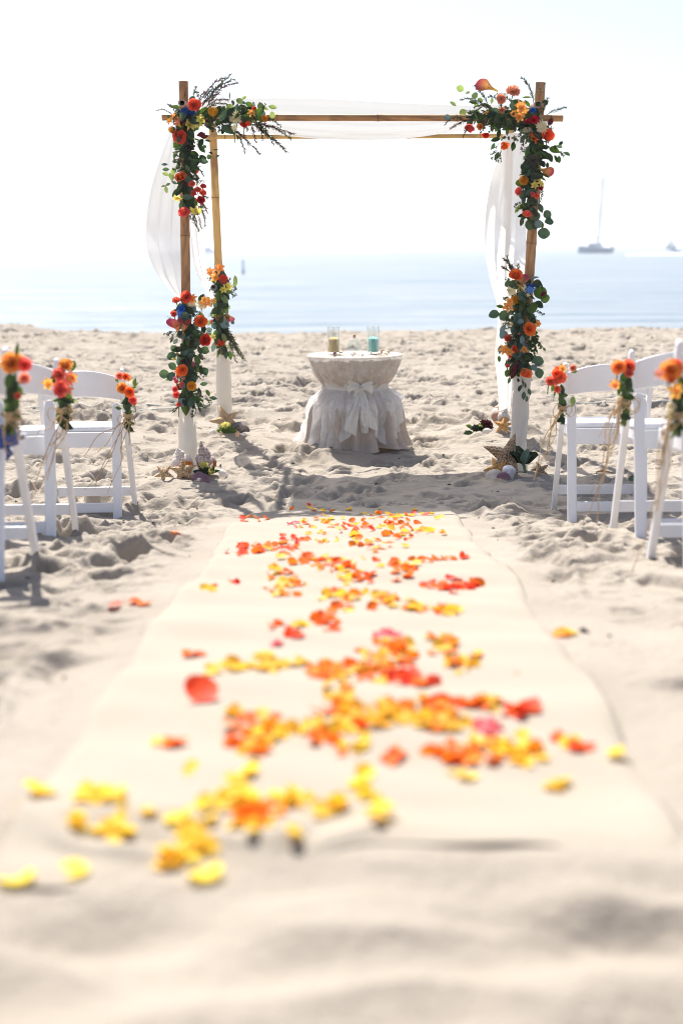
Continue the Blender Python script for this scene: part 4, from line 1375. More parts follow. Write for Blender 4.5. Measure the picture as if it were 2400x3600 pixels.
# --- garland on the upper corner above the smooth wrapped post
A = Arrangement("flower_garland", "flower garland on the arch corner with a red rose, blue flowers and long needle sprays", "flower garland", "flower garlands on the arch",
                (480, 250), 2.6133, YF - .02, onpost('fl', 560), 101)
A.core([(440, 420), (450, 700), (465, 1000), (470, 1280)], .012)
A.core([(470, 430), (700, 425), (950, 430), (1100, 420)], .006)
for a in [('rose','coralred',525,315,122,(.25,-1,.15)),('rose','coralred',395,600,134,(-.1,-1,.1)),('bluemum','blue',447,372,92),('bluemum','blue',515,382,60),('pincushion','pin',695,375,104,(.7,-.7,.3)),
          ('pincushion','pin',330,540,76,(-.6,-.7,.1)),('lily','lily_yellow',490,495,112),('lily','lily_yellow',590,450,96),('lily','lily_yellow',578,503,84),('lily','lily_orange',357,420,76),('lily','lily_orange',312,465,70),
          ('calla','calla_y',395,498,110,(-.5,-.5,.8)),('mum','cream',925,420,116),('mum','cream',882,436,70),('lily','lily_orange',1055,392,86),('rose','red',988,470,84),('bloom','orange',1022,484,62),('pincushion','pin',1178,432,72,(.3,-.8,-.4)),
          ('bloom','orange',1080,347,54),('daisy','cream',900,520,58),('carnation','coral',530,846,54),('carnation','coral',540,922,56),('rose','orange',405,982,108,(-.2,-.8,.7)),('carnation','coral',510,1042,68,(0,-.7,.6)),('carnation','coral',562,1096,66,(.1,-.7,.6)),
          ('carnation','coral',612,1062,56,(.3,-.7,.7)),('carnation','coral',607,1122,66,(.2,-.7,.6)),('carnation','coral',525,1127,58,(0,-.7,.6)),('carnation','red',590,1190,76,(.2,-.8,.3)),('lily','lily_yellow',378,1148,104,DOWN),('lily','lily_yellow',545,1265,120,DOWN),
          ('rose','coral',435,1308,120,(0,-.75,.8)),('succulent','succ_dark',482,700,112),('carnation','coral',478,996,48),('bud','maroon',430,480,70,(.2,-.6,.8)),('bud','maroon',590,585,90,(.9,-.4,.2)),('bud','maroon',620,600,80,(.9,-.3,.1))]:
    A.flower(*a)
for (x, y, L, k, mt, tip) in [(1250,330,74,'oval','euc_light',(1,.2)),(1245,405,60,'round','euc_light',(0,1)),(988,246,48,'oval','euc_light',(1,-.6)),(945,275,62,'round','euc_light',(-.6,-1)),(886,290,56,'oval','euc',(-.2,-1)),
        (858,322,70,'oval','euc_light',(-1,-.1)),(968,292,84,'oval','euc_blue',(1,.2)),(918,342,84,'oval','euc_blue',(-.3,1)),(985,345,70,'round','euc',(1,.3)),(1040,310,80,'broad','green_leaf',(1,.5)),(1142,322,66,'round','euc',(.4,1)),(1165,400,80,'oval','euc_blue',(.1,1)),
        (855,222,62,'long','euc_blue',(0,-1)),(1110,410,90,'oval','green_leaf',(1,.4)),(1190,345,50,'oval','euc_light',(1,.5)),(270,903,62,'oval','euc',(-1,0)),(268,945,64,'oval','euc_light',(-1,-.3)),(258,858,54,'oval','euc_blue',(-1,0)),(290,1040,44,'oval','euc',(1,-.4)),
        (250,1058,44,'oval','euc_light',(-1,.2)),(275,1090,66,'oval','euc_light',(.2,1)),(342,920,84,'oval','euc_light',(.7,-1)),(312,965,60,'oval','euc_light',(.2,1)),(370,752,56,'oval','euc_light',(.1,-1)),(352,776,60,'oval','euc',(-.3,1)),(350,830,36,'round','euc',(-1,0)),
        (374,876,50,'oval','euc_light',(.3,-1)),(332,985,70,'oval','euc_light',(-.2,1)),(380,955,60,'oval','euc_blue',(-1,.3)),(350,1027,56,'oval','euc_blue',(1,.3)),(655,640,54,'oval','euc',(-1,-.3)),(625,694,36,'round','euc',(1,-.2)),(682,752,40,'oval','dark_leaf',(1,.4)),
        (667,788,48,'round','euc',(-1,0)),(730,723,58,'long','euc',(1,0)),(743,781,42,'oval','euc',(-1,.4)),(600,712,88,'oval','dark_leaf',(.8,1)),(606,810,80,'round','dark_leaf',(.4,1)),(560,832,66,'oval','dark_leaf',(.1,1)),(410,1236,86,'oval','euc',(.1,-1)),(398,1082,100,'oval','dark_leaf',(-.2,1)),
        (480,1190,100,'oval','green_leaf',(-.1,1)),(535,1200,100,'oval','dark_leaf',(.4,1)),(360,330,70,'broad','green_leaf',(-1,-.2)),(380,370,50,'round','euc_blue',(0,1)),(430,450,90,'oval','euc',(0,1)),(290,415,40,'broad','green_leaf',(-1,-.8)),(510,250,70,'oval','euc',(1,-.4)),
        (590,660,90,'oval','dark_leaf',(.6,-1)),(830,385,110,'long','maroon',(1,-.1)),(840,540,130,'broad','euc',(.9,.5)),(790,550,70,'oval','dark_leaf',(0,1)),(680,520,110,'long','euc',(1,.4))]:
    A.leaf(k, mt, x, y, L, tip)
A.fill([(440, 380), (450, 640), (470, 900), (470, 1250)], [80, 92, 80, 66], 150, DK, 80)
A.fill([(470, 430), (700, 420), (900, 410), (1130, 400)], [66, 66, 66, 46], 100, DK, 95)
for z0, z1 in [((600,300),(868,30)),((640,290),(900,75)),((650,320),(930,105)),((640,330),(845,262)),((590,270),(800,60)),((620,260),(700,150)),((560,300),(640,190)),((620,380),(830,300)),((520,240),(545,140)),((600,330),(760,210)),
               ((1050,470),(1450,580)),((1050,490),(1420,620)),((1090,500),(1390,752)),((1080,490),(1352,705)),((1120,470),(1330,510)),((820,480),(1140,765)),((850,540),(1000,755)),((760,470),(1000,600)),((1060,500),(1095,655)),((1140,490),(1160,640)),((1120,480),(1260,680)),((1000,480),(1020,550)),((1180,470),(1300,420)),
               ((500,1250),(580,1475)),((530,1240),(600,1450)),((560,1230),(632,1430)),((580,1210),(655,1300)),((590,1130),(650,1165)),((470,990),(462,1140)),((540,940),(562,1070)),((500,1240),(520,1400)),((555,870),(612,960)),((470,1160),(450,1260)),((540,1220),(560,1420)),((590,1160),(640,1260))]:
    A.needles(z0, z1, 'needle' if A.rg.random() < .7 else 'needle_red')
for z0, z1 in [((440,240),(466,150)),((360,390),(290,300)),((330,400),(180,365))]:
    A.needles(z0, z1, 'needle_red', .010, 160)
for z0, z1 in [((560,240),(555,190)),((470,440),(520,410)),((420,440),(370,400)),((480,880),(520,900)),((420,880),(400,900)),((500,905),(535,880)),((350,340),(300,320)),((700,420),(760,440))]:
    A.seeded(z0, z1)

# --- garland on the upper corner above the twisted wrap
B = Arrangement("flower_garland", "flower garland on the arch corner with two orange roses and round grey-green leaves", "flower garland", "flower garlands on the arch",
                (1500, 250), 2.6133, YF - .02, onpost('fr', 560), 202)
B.core([(1000, 430), (985, 700), (965, 1000), (925, 1330)], .012)
B.core([(990, 430), (760, 430), (560, 430), (380, 420)], .006)
for a in [('calla','calla_y',580,152,150,(-.9,-.35,.35)),('carnation','peach',790,195,122,(.1,-.7,.7)),('carnation','peach',682,256,90),('carnation','peach',685,360,64),('lily','lily_orange',855,330,116),('lily','lily_orange',912,402,132),('lily','lily_orange',842,420,108),('lily','lily_orange',800,392,76),
          ('rose','red',978,450,90),('bloom','red',918,468,70),('bluemum','blue',970,362,70),('mum','cream',1052,515,120),('mum','cream',915,546,90,(-.2,-.6,.8)),('rose','amber',985,615,116,(0,-1,.15)),('rose','orange',1100,585,120,(.3,-1,.1)),('bloom','coral',395,512,116,(-.3,-.6,-.7)),
          ('bloom','amber',490,512,80),('bloom','red',540,578,86,(0,-.5,-.8)),('bloom','orange',710,676,104,(.2,-.6,-.6)),('succulent','succ_dark',970,830,130),('calla','calla_y',1062,910,120,(.9,-.4,-.3)),('pincushion','pin',890,1005,104,(-.3,-.9,.2)),
          ('lily','lily_yellow',1015,1010,80),('lily','lily_yellow',985,1050,74),('lily','lily_yellow',1040,1040,70),('bloom','coral',852,1106,100,(-.7,-.6,.2)),('carnation','red',1040,1076,50),('carnation','coral',1006,1146,58),('carnation','coral',970,1130,44),('bloom','coral',915,1325,116,(0,-.6,.9)),
          ('bud','maroon',1130,470,90,(.5,-.3,.7)),('bud','maroon',480,500,60,(-.2,-.5,-.7)),('lily','lily_orange',552,388,50)]:
    B.flower(*a)
for (x, y, L, k, mt, tip) in [(305,160,66,'round','euc_light',(1,.5)),(240,300,68,'oval','euc_light',(1,.6)),(375,197,44,'oval','euc_light',(1,-.4)),(440,225,66,'round','euc_light',(-.3,-1)),(490,267,54,'round','euc_light',(1,.3)),(420,285,66,'oval','green_leaf',(-1,-.4)),(330,382,70,'round','euc_light',(-.3,-1)),
        (595,272,54,'oval','euc_light',(.2,-1)),(135,432,66,'oval','euc_blue',(-1,.4)),(186,425,56,'round','euc_blue',(1,.1)),(455,312,60,'oval','euc_light',(1,.5)),(900,285,50,'oval','euc',(.5,-1)),(920,240,90,'long','euc_light',(1,-.1)),(925,300,60,'oval','green_leaf',(.6,1)),(805,530,66,'oval','euc_blue',(0,1)),(735,560,56,'oval','euc',(0,1)),
        (660,575,80,'oval','dark_leaf',(-.2,1)),(630,630,86,'oval','dark_leaf',(-1,.2)),(605,692,66,'oval','euc',(-.5,1)),(790,690,90,'oval','dark_leaf',(-.2,1)),(640,780,80,'oval','dark_leaf',(-.5,1)),(1227,665,56,'oval','dark_leaf',(.8,-1)),(1215,692,56,'oval','euc',(.9,.2)),(1285,760,70,'oval','euc',(1,.3)),
        (1170,725,104,'broad','green_leaf',(.9,.4)),(1212,812,66,'oval','dark_leaf',(.1,1)),(1183,805,76,'oval','dark_leaf',(.3,1)),(1132,795,84,'oval','dark_leaf',(.4,1)),(1105,866,54,'oval','dark_leaf',(0,1)),(1056,852,70,'round','dark_leaf',(.6,.6)),(892,880,74,'round','dark_leaf',(-.8,-.4)),(895,922,66,'round','dark_leaf',(-.7,.5)),
        (972,962,90,'oval','euc',(0,1)),(845,1027,66,'round','green_leaf',(-1,.1)),(920,1122,84,'round','euc',(-.7,.1)),(886,1190,66,'oval','euc_blue',(.3,-1)),(828,1268,80,'oval','euc_light',(-.5,1)),(880,1250,66,'oval','green_leaf',(-.7,.4)),(910,1240,66,'round','green_leaf',(0,1)),(980,1200,76,'round','euc',(.6,.8)),
        (1042,1258,90,'oval','euc',(.4,1)),(1105,1317,80,'round','euc',(.5,.8)),(1122,1382,84,'round','euc',(1,-.2)),(1072,1490,108,'round','euc',(1,.1)),(1002,1332,80,'round','euc',(.3,1)),(940,1412,96,'round','euc',(.1,1)),(992,1412,80,'round','euc',(.2,1)),(1022,1402,76,'round','euc_blue',(.3,1)),(1052,1412,76,'oval','green_leaf',(.3,1)),
        (868,1382,84,'oval','dark_leaf',(-.1,1)),(1080,955,100,'long','green_leaf',(1,.6)),(1060,985,80,'long','green_leaf',(.9,.6)),(1090,700,80,'broad','dark_leaf',(1,-.3)),(1085,290,56,'round','dark_leaf',(1,.2))]:
    B.leaf(k, mt, x, y, L, tip)
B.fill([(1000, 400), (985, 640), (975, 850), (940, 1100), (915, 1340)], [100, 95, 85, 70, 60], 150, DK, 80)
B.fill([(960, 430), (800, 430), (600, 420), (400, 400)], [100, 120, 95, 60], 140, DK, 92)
for z0, z1 in [((980,300),(868,58)),((560,300),(432,135)),((1100,400),(1278,330)),((1080,340),(1110,245)),((560,360),(300,265)),((600,340),(390,280)),((350,440),(165,490)),((380,450),(218,532)),((410,480),(330,612)),((620,380),(430,330)),((700,420),(480,400)),((640,260),(560,235)),
               ((900,640),(860,720)),((930,690),(905,745)),((1050,1040),(1040,1200)),((640,500),(570,570)),((720,470),(560,480)),((780,300),(640,210)),((1060,400),(1085,300)),((700,520),(600,540))]:
    B.needles(z0, z1, 'needle' if B.rg.random() < .75 else 'needle_red')
for z0, z1 in [((1030,270),(1045,130)),((660,660),(610,780)),((690,700),(655,830)),((780,470),(800,430)),((830,600),(870,560)),((840,640),(800,620)),((760,600),(700,620)),((1200,740),(1250,770)),((960,500),(930,600)),((860,520),(830,480)),((1180,720),(1170,690)),((650,520),(620,490)),((760,520),(700,500)),((900,580),(950,560))]:
    B.seeded(z0, z1, 6, 44)

# --- garland low on the smooth wrapped post
C = Arrangement("flower_garland", "flower garland low on the post behind two tan starfish, with three big orange roses", "flower garland", "flower garlands on the arch",
                (480, 900), 2.869, YF - .02, onpost('fl', 1250), 303)
C.core([(510, 430), (520, 800), (510, 1200), (515, 1520)], .014)
for a in [('rose','coralred',505,410,124,(-.1,-1,.3)),('lily','lily_orange',578,435,100),('lily','lily_orange',712,478,130),('lily','lily_orange',690,440,80),('daisy','cream',560,475,96),('daisy','cream',655,487,112),('carnation','coral',400,453,80,(0,-.6,.9)),('carnation','coral',456,446,60,(0,-.6,.9)),
          ('bluemum','blue',455,530,80),('bluemum','paleblue',446,575,90),('carnation','coral',375,585,66),('rose','orange',642,660,132,(.15,-1,.2)),('carnation','coral',520,655,66),('calla','calla_o',415,735,150,(-.3,-.5,.85)),('calla','calla_o',485,722,130,(.25,-.5,.85)),
          ('rose','red',690,852,128,(.4,-.9,.1)),('rose','orange',464,1150,128,(0,-1,0)),('pincushion','pin',557,1312,118,(.1,-1,.2)),('bud','protea',414,995,60,(-.3,-.6,.7)),('bud','protea',380,1040,60,(-.9,-.5,.2)),('succulent','succ_dark',490,1062,100),('succulent','succ_green',545,1010,60),
          ('carnation','coral',430,1200,62),('carnation','coral',404,1266,46),('carnation','coral',460,1300,66),('carnation','coral',390,1342,60),('carnation','coral',400,1402,70),('carnation','coral',426,1500,52),('lily','magenta',392,1240,60),('bud','magenta',575,1090,70,(-.1,-.5,-.8)),('bud','magenta',440,940,56)]:
    C.flower(*a)
for (x, y, L, k, mt, tip) in [(280,1190,100,'round','euc',(-1,0)),(352,1216,96,'round','euc',(-.3,1)),(362,1112,84,'round','euc',(-.6,-.6)),(355,1012,96,'round','euc',(-.8,.3)),(382,935,80,'round','euc',(-.5,-.5)),(545,788,130,'broad','euc',(1,-.2)),(605,870,92,'round','euc',(1,-.1)),(575,907,92,'round','euc',(-.4,.8)),
        (668,820,116,'oval','euc',(.3,1)),(690,952,86,'round','euc',(.8,.3)),(640,952,90,'oval','dark_leaf',(.3,1)),(510,880,90,'oval','dark_leaf',(0,1)),(490,1420,106,'oval','euc',(.1,1)),(495,1535,150,'broad','green_leaf',(.1,1)),(720,1380,74,'oval','green_leaf',(.6,1)),(775,1435,80,'oval','euc',(1,.1)),
        (690,1162,80,'round','euc',(.5,.9)),(680,1290,76,'oval','euc',(1,-.1)),(640,1372,90,'oval','dark_leaf',(.3,1)),(612,1452,80,'oval','dark_leaf',(.2,1)),(570,1505,90,'oval','dark_leaf',(0,1)),(550,1180,80,'round','euc',(.6,.4)),(592,1232,70,'oval','euc',(.3,.9)),(448,1450,90,'oval','dark_leaf',(-.3,1)),(652,425,96,'oval','dark_leaf',(.7,-1)),
        (664,592,90,'long','euc_light',(.7,1)),(385,660,60,'oval','green_leaf',(-1,-.2)),(680,740,90,'oval','dark_leaf',(-.1,-1)),(320,1010,50,'long','green_leaf',(-1,.4)),(315,1245,50,'oval','euc_light',(-.6,.5)),(365,1470,46,'oval','euc_blue',(-1,.2)),(640,1500,60,'oval','euc',(.6,.9)),(395,860,70,'oval','euc_blue',(-.6,.9)),(740,1455,50,'long','euc',(1,.2))]:
    C.leaf(k, mt, x, y, L, tip)
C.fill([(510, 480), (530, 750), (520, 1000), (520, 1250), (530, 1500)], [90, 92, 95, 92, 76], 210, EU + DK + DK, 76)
for z0, z1 in [((400,680),(340,640)),((390,760),(310,790)),((380,780),(345,840)),((600,1000),(660,1040)),((610,1050),(640,1140)),((590,1080),(660,1160)),((560,1100),(620,1180)),((640,1120),(690,1210)),((620,1010),(600,1090)),((690,1400),(740,1480)),((640,1440),(690,1520)),((580,1520),(570,1610)),((600,1500),(640,1560)),((440,1500),(390,1560)),((500,600),(480,560)),((540,560),(580,590)),((470,620),(430,640)),((600,560),(640,580))]:
    C.seeded(z0, z1, 6, 46)
for z0, z1 in [((500,600),(430,600)),((560,600),(530,520)),((520,700),(560,600)),((440,900),(470,960)),((580,1480),(590,1600))]:
    C.needles(z0, z1)

# --- garland low on the golden post behind
D = Arrangement("flower_garland", "flower garland on the golden bamboo post, with orange lilies and a pale green succulent", "flower garland", "flower garlands on the arch",
                (480, 900), 2.869, YB - .02, onpost('bl', 1090), 404)
D.core([(830, 160), (850, 500), (860, 800), (880, 1000)], .010)
for a in [('lily','lily_orange',840,132,110),('lily','lily_orange',752,160,96),('lily','lily_orange',785,215,104),('carnation','coralred',872,236,100),('carnation','coral',870,260,60),('lily','lily_yellow',905,320,90),('lily','lily_yellow',880,345,84),('lily','lily_yellow',935,305,80),('bud','maroon',775,310,80),
          ('succulent','succ_green',866,450,130),('bud','magenta',757,660,64,(-.3,-.5,-.8)),('bud','magenta',836,635,60,(0,-.5,-.8)),('bud','magenta',930,645,60,(.2,-.5,-.8)),('rose','orange',845,888,110,(0,-.6,.9)),('lily','lily_yellow',770,820,70),('lily','lily_orange',775,455,66),('calla','calla_m',840,590,110,(-.3,-.4,-.8)),('calla','calla_m',910,585,110,(.3,-.4,-.8))]:
    D.flower(*a)
for (x, y, L, k, mt, tip) in [(1000,243,90,'oval','euc_light',(.2,1)),(990,290,60,'oval','euc_light',(.4,1)),(745,405,64,'oval','green_leaf',(-1,-.3)),(852,805,86,'round','euc',(0,1)),(735,672,70,'oval','euc_light',(-.6,1)),(732,742,64,'round','euc_blue',(-.7,.2)),(776,920,100,'oval','euc_blue',(-.2,1)),(905,992,90,'oval','euc',(-.1,1)),(945,1002,90,'oval','green_leaf',(.2,1)),
        (825,980,110,'long','green_leaf',(-.3,1)),(842,712,90,'oval','dark_leaf',(0,1)),(812,345,104,'oval','dark_leaf',(-1,.5)),(895,390,80,'broad','green_leaf',(.5,1)),(860,180,76,'round','euc',(1,.2)),(970,672,40,'round','euc_blue',(1,0)),(780,700,60,'round','euc_blue',(-.4,.5)),(805,545,60,'oval','euc',(-.6,.8)),(925,510,60,'oval','euc_light',(.6,.6)),(740,790,50,'oval','euc_light',(-.6,.6)),(895,810,90,'oval','euc',(.3,1))]:
    D.leaf(k, mt, x, y, L, tip)
D.fill([(825, 190), (850, 420), (850, 650), (870, 950)], [66, 72, 72, 64], 120, EU + [('oval', 'green_leaf'), ('oval', 'euc_light')], 80)
for z0, z1 in [((880,640),(1100,1060)),((900,700),(1050,1000)),((920,740),(1010,1075)),((880,660),(945,860)),((890,740),(1070,1040)),((930,800),(1020,980)),((800,560),(745,600)),((830,640),(820,700))]:
    D.needles(z0, z1, 'needle', .022, 300)
for z0, z1 in [((950,330),(1000,380)),((940,360),(980,410)),((930,300),(1000,320)),((750,760),(700,780)),((960,220),(930,250))]:
    D.seeded(z0, z1, 5, 34)

# --- garland low on the twisted post
E = Arrangement("flower_garland", "flower garland low on the twisted wrapped post, with a blue flower and a peach rose", "flower garland", "flower garlands on the arch",
                (1600, 880), 2.869, YF - .02, onpost('fr', 1210), 505)
E.core([(650, 300), (640, 650), (640, 950), (650, 1250)], .014)
for a in [('rose','orange',610,262,150,(-.1,-.7,.7)),('calla','calla_m',645,360,150,(0,-.5,.9)),('mum','cream',565,410,112),('daisy','cream',692,442,112),('daisy','cream',685,370,60),('bluemum','blue',748,388,116),('bluemum','paleblue',750,400,70,None,-.115),('pincushion','pin',600,505,110,(0,-.9,.4)),('lily','lily_orange',537,575,128),('lily','lily_orange',545,512,76),
          ('succulent','succ_green',625,682,110),('rose','orange',742,792,140,(0,-1,.2)),('lily','coral',665,830,110),('lily','lily_orange',825,740,76),('rose','orange',530,890,92),('carnation','orange',590,1002,98),('lily','lily_orange',492,1010,116),('lily','lily_orange',547,1022,90),('lily','lily_orange',690,1002,80),('rose','amber',710,1256,140,(0,-.7,.75)),
          ('bud','maroon',885,440,80,(.7,-.5,.5)),('bud','maroon',600,1180,130,(0,-.4,-.9)),('bud','maroon',575,1240,130,(-.1,-.4,-.9)),('bud','maroon',625,1120,120,(.1,-.4,-.9)),('bud','maroon',660,480,80),('bud','magenta',595,800,110,(-.2,-.5,-.8)),('carnation','coral',548,1070,44),('carnation','coral',527,1165,40),('bud','protea',565,745,60)]:
    E.flower(*a)
for (x, y, L, k, mt, tip) in [(390,648,106,'round','euc',(-1,.2)),(492,657,112,'round','euc',(-.6,.6)),(450,566,76,'oval','green_leaf',(-1,-.2)),(855,430,140,'round','green_leaf',(.6,.7)),(902,485,100,'round','green_leaf',(1,.2)),(842,550,96,'round','dark_leaf',(.9,.4)),(786,577,110,'round','green_leaf',(-.2,1)),(702,600,96,'oval','euc',(.5,-1)),
        (520,690,70,'oval','dark_leaf',(-.3,1)),(476,792,96,'oval','euc_blue',(-.5,.9)),(484,852,90,'round','euc_blue',(-.7,.7)),(452,1000,90,'oval','euc_blue',(-.2,1)),(440,1096,66,'oval','green_leaf',(.1,1)),(820,335,90,'round','dark_leaf',(.8,-.2)),(864,352,104,'long','dark_leaf',(.4,1)),(722,312,96,'broad','dark_leaf',(1,.2)),(640,312,86,'oval','dark_leaf',(-.9,.2)),
        (835,1117,106,'round','euc',(.9,.3)),(840,1240,106,'round','euc',(.4,1)),(790,1097,84,'round','euc',(.3,-.9)),(790,1186,72,'round','euc_blue',(.7,.5)),(735,1080,106,'round','dark_leaf',(.5,-.5)),(702,1152,90,'round','euc',(.2,1)),(742,1182,86,'oval','green_leaf',(.6,.8)),(530,1150,72,'round','green_leaf',(-.5,.8)),(524,1240,72,'round','green_leaf',(-.4,1)),
        (540,1312,66,'oval','euc',(-.2,1)),(640,1300,66,'oval','dark_leaf',(-.4,.8)),(648,1392,72,'oval','dark_leaf',(-.4,1)),(702,1362,60,'oval','euc',(.1,1)),(745,1427,72,'oval','euc',(.3,1)),(688,1467,84,'oval','euc',(-.1,1)),(716,1500,66,'oval','euc',(0,1)),(672,1420,56,'oval','euc',(-.3,.9)),(690,960,110,'oval','euc_blue',(.9,.5)),(540,950,130,'long','dark_leaf',(-.6,1)),(630,930,150,'long','dark_leaf',(.3,1)),(800,275,90,'long','euc_blue',(1,-.2))]:
    E.leaf(k, mt, x, y, L, tip)
E.fill([(640, 330), (660, 600), (640, 850), (640, 1050), (660, 1250)], [85, 100, 90, 90, 76], 210, EU + DK + DK, 76)
for z0, z1 in [((560,235),(462,168)),((565,225),(478,85)),((575,220),(520,60)),((580,225),(570,145)),((628,215),(632,145)),((550,500),(490,490)),((640,560),(600,600))]:
    E.needles(z0, z1, 'needle', .020, 300)
def vine(arr, pts, n=16):
    rg = arr.rg
    P_ = [arr.P(x, y, -.07) - arr.base for x, y in pts]
    P_ = [Vector(p) for p in spline(P_, 12)]
    m = MB().tube(P_, .0014, 4, False)
    L_ = kit_leaf('oval')
    for i in range(n):
        f = (i + .5) / n * 11; a = min(int(f), 10); p = P_[a].lerp(P_[a + 1], f - a)
        d = Vector((rg.uniform(-1, 1), rg.uniform(-.5, .2), rg.uniform(-.8, .4))).normalized()
        R = leaf_rot(d, CAMDIR + Vector((rg.uniform(-.6, .6), 0, rg.uniform(-.3, .6))))
        m.add([R @ (Vector(v) * .026) + p for v in L_.v], L_.f)
    m.build("vine", M['green_leaf'], arr.o)
for pts in ([(770,640),(780,760),(800,900),(828,1045)],[(800,860),(830,910),(888,985)],[(760,860),(770,940),(760,1010)],[(720,640),(790,690),(810,740)],[(780,820),(800,960),(790,1020)]):
    vine(E, pts)
for z0, z1 in [((740,640),(790,680)),((700,620),(760,660)),((560,300),(515,290)),((800,620),(880,640)),((540,460),(495,490)),((720,900),(760,940))]:
    E.seeded(z0, z1, 5, 34)

A.tangle([(440, 380), (450, 640), (470, 900), (470, 1250)], [80, 90, 80, 60], 30, 75)
A.tangle([(470, 430), (700, 420), (900, 410), (1130, 400)], [70, 70, 70, 50], 24, 75)
B.tangle([(1000, 400), (985, 640), (975, 850), (940, 1100), (915, 1340)], [100, 95, 85, 70, 60], 28, 75)
B.tangle([(960, 430), (800, 430), (600, 420), (400, 400)], [110, 120, 95, 60], 30, 85)
C.tangle([(510, 480), (530, 750), (520, 1000), (520, 1250), (530, 1500)], [100, 110, 115, 110, 90], 34, 75)
D.tangle([(825, 190), (850, 420), (850, 650), (870, 950)], [70, 80, 80, 70], 18, 60)
E.tangle([(640, 330), (660, 600), (640, 850), (640, 1050), (660, 1250)], [100, 120, 110, 100, 90], 34, 75)

# ------------------------------------------------------------------ white folding chairs
def bar(path, x0, wx, th, name, mat, parent, round_top=False):
    """flat bar: path of (y, z) in the chair's side plane, wx wide across, th thick"""
    n = len(path); rows_ = []
    for i in range(n):
        y0_, z0_ = path[max(i - 1, 0)]; y1_, z1_ = path[min(i + 1, n - 1)]
        dy, dz = y1_ - y0_, z1_ - z0_; q = math.hypot(dy, dz); ny, nz = -dz / q, dy / q
        y, z = path[i]
        w = wx / 2; t = th / 2
        if round_top and i == 0: w *= .45
        if round_top and i == 1: w *= .82
        rows_.append([(x0 - w, y - ny * t, z - nz * t), (x0 + w, y - ny * t, z - nz * t), (x0 + w, y + ny * t, z + nz * t), (x0 - w, y + ny * t, z + nz * t)])
    m = MB().grid(rows_, True)
    m.f.append((3, 2, 1, 0)); m.mi.append(0)
    k = (n - 1) * 4
    m.f.append((k, k + 1, k + 2, k + 3)); m.mi.append(0)
    return bevel(m.build(name, mat, parent, smooth=False), .004, 2)

def make_chair():
    c = thing("folding_chair", "white folding chair", "chair", (0, 0, 0), 0, "white folding chairs along the aisle")
    W = M['white_chair']
    for s in (-1, 1):
        up_ = bar([(-.205, .772), (-.202, .760), (-.195, .72), (-.165, .62), (-.115, .50), (-.04, .38), (.215, -.04)], s * .216, .027, .036, "upright", W, c, True)
        bar([(-.172, .592), (-.173, .580), (-.176, .556), (-.258, -.04)], s * .178, .046, .022, "rear_leg", W, c, True)
        m = MB()
        m.lathe([(.001, 0), (.009, 0), (.008, .004), (.001, .005)], 10)
        sc_ = m.build("bolt", M['screw'], c); sc_.location = (s * .2305, -.098, .47); sc_.rotation_euler = (0, s * math.pi / 2, 0); reparent(sc_, up_)
        bar([(-.13, .418), (.235, .430)], s * .176, .020, .055, "seat_rail", W, c)
    # curved back rail with an arched top
    P = []
    for i in range(17):
        u = -1 + 2 * i / 16
        arch_ = (1 - u * u)
        yb = -.178 - .030 * arch_
        zt = .722 + .042 * arch_; zb = .606 + .022 * arch_
        P.append([(u * .204, yb - .020, zt), (u * .204, yb - .002, zt), (u * .204, yb + .016, zb), (u * .204, yb - .002, zb)])
    m = MB().grid(P, True); m.f.append((0, 1, 2, 3)); m.f.append((67, 66, 65, 64)); m.mi += [0, 0]
    bevel(m.build("back_rail", W, c, smooth=False), .004, 2)
    # padded seat
    rows_ = []
    for (k, z, g) in ((0, .437, .0), (1, .458, .0), (2, .468, .010), (3, .472, .04), (4, .473, .12)):
        hw_, y0_, y1_ = .186 - g, -.140 + g, .225 - g
        pts = []
        rr = .03
        for (cx_, cy_, a0) in ((hw_ - rr, y1_ - rr, 0), (-hw_ + rr, y1_ - rr, 90), (-hw_ + rr, y0_ + rr, 180), (hw_ - rr, y0_ + rr, 270)):
            for q in range(4):
                a = math.radians(a0 + 30 * q); pts.append((cx_ + rr * math.cos(a), cy_ + rr * math.sin(a), z))
        rows_.append(pts)
    m = MB().grid(rows_, True); o = len(m.v) - 16
    m.f.append(tuple(range(o, o + 16))); m.mi.append(0); m.f.append(tuple(reversed(range(16)))); m.mi.append(0)
    m.build("seat", W, c)
    bevel(MB().box((0, -.150, .396), (.312, .018, .080)).build("rear_apron", W, c, smooth=False), .003)
    bevel(MB().box((0, .226, .400), (.330, .018, .060)).build("front_apron", W, c, smooth=False), .003)
    bevel(MB().box((0, -.245, .045), (.311, .016, .050)).build("rear_stretcher", W, c, smooth=False), .003)
    bevel(MB().box((0, .150, .085), (.404, .016, .050)).build("front_stretcher", W, c, smooth=False), .003)
    return c
CH = [  # px of the aisle-side upright's top, py there, distance of the rear feet, lift, turn, side, label
 (424, 1330, 7.36, -.015, .02, -1, "white folding chair on the aisle nearest the pair of small tan starfish"),
 (185, 1291, 6.03, .000, .03, -1, "white folding chair between the navy-banded chair and the chair nearest the starfish pair"),
 (6, 1256, 4.84, .018, .00, -1, "white folding chair with a shiny navy band, cut off by the photo edge"),
 (1993, 1295, 7.10, .000, -.03, 1, "white folding chair on the aisle nearest the large brown starfish"),
 (2232, 1243, 5.82, .010, -.02, 1, "white folding chair just in front of the one with the deep orange posy"),
 (2402, 1188, 4.70, .020, .00, 1, "white folding chair with the deep orange posy, cut off by the photo edge"),
]
chair0 = make_chair()
CHO = []
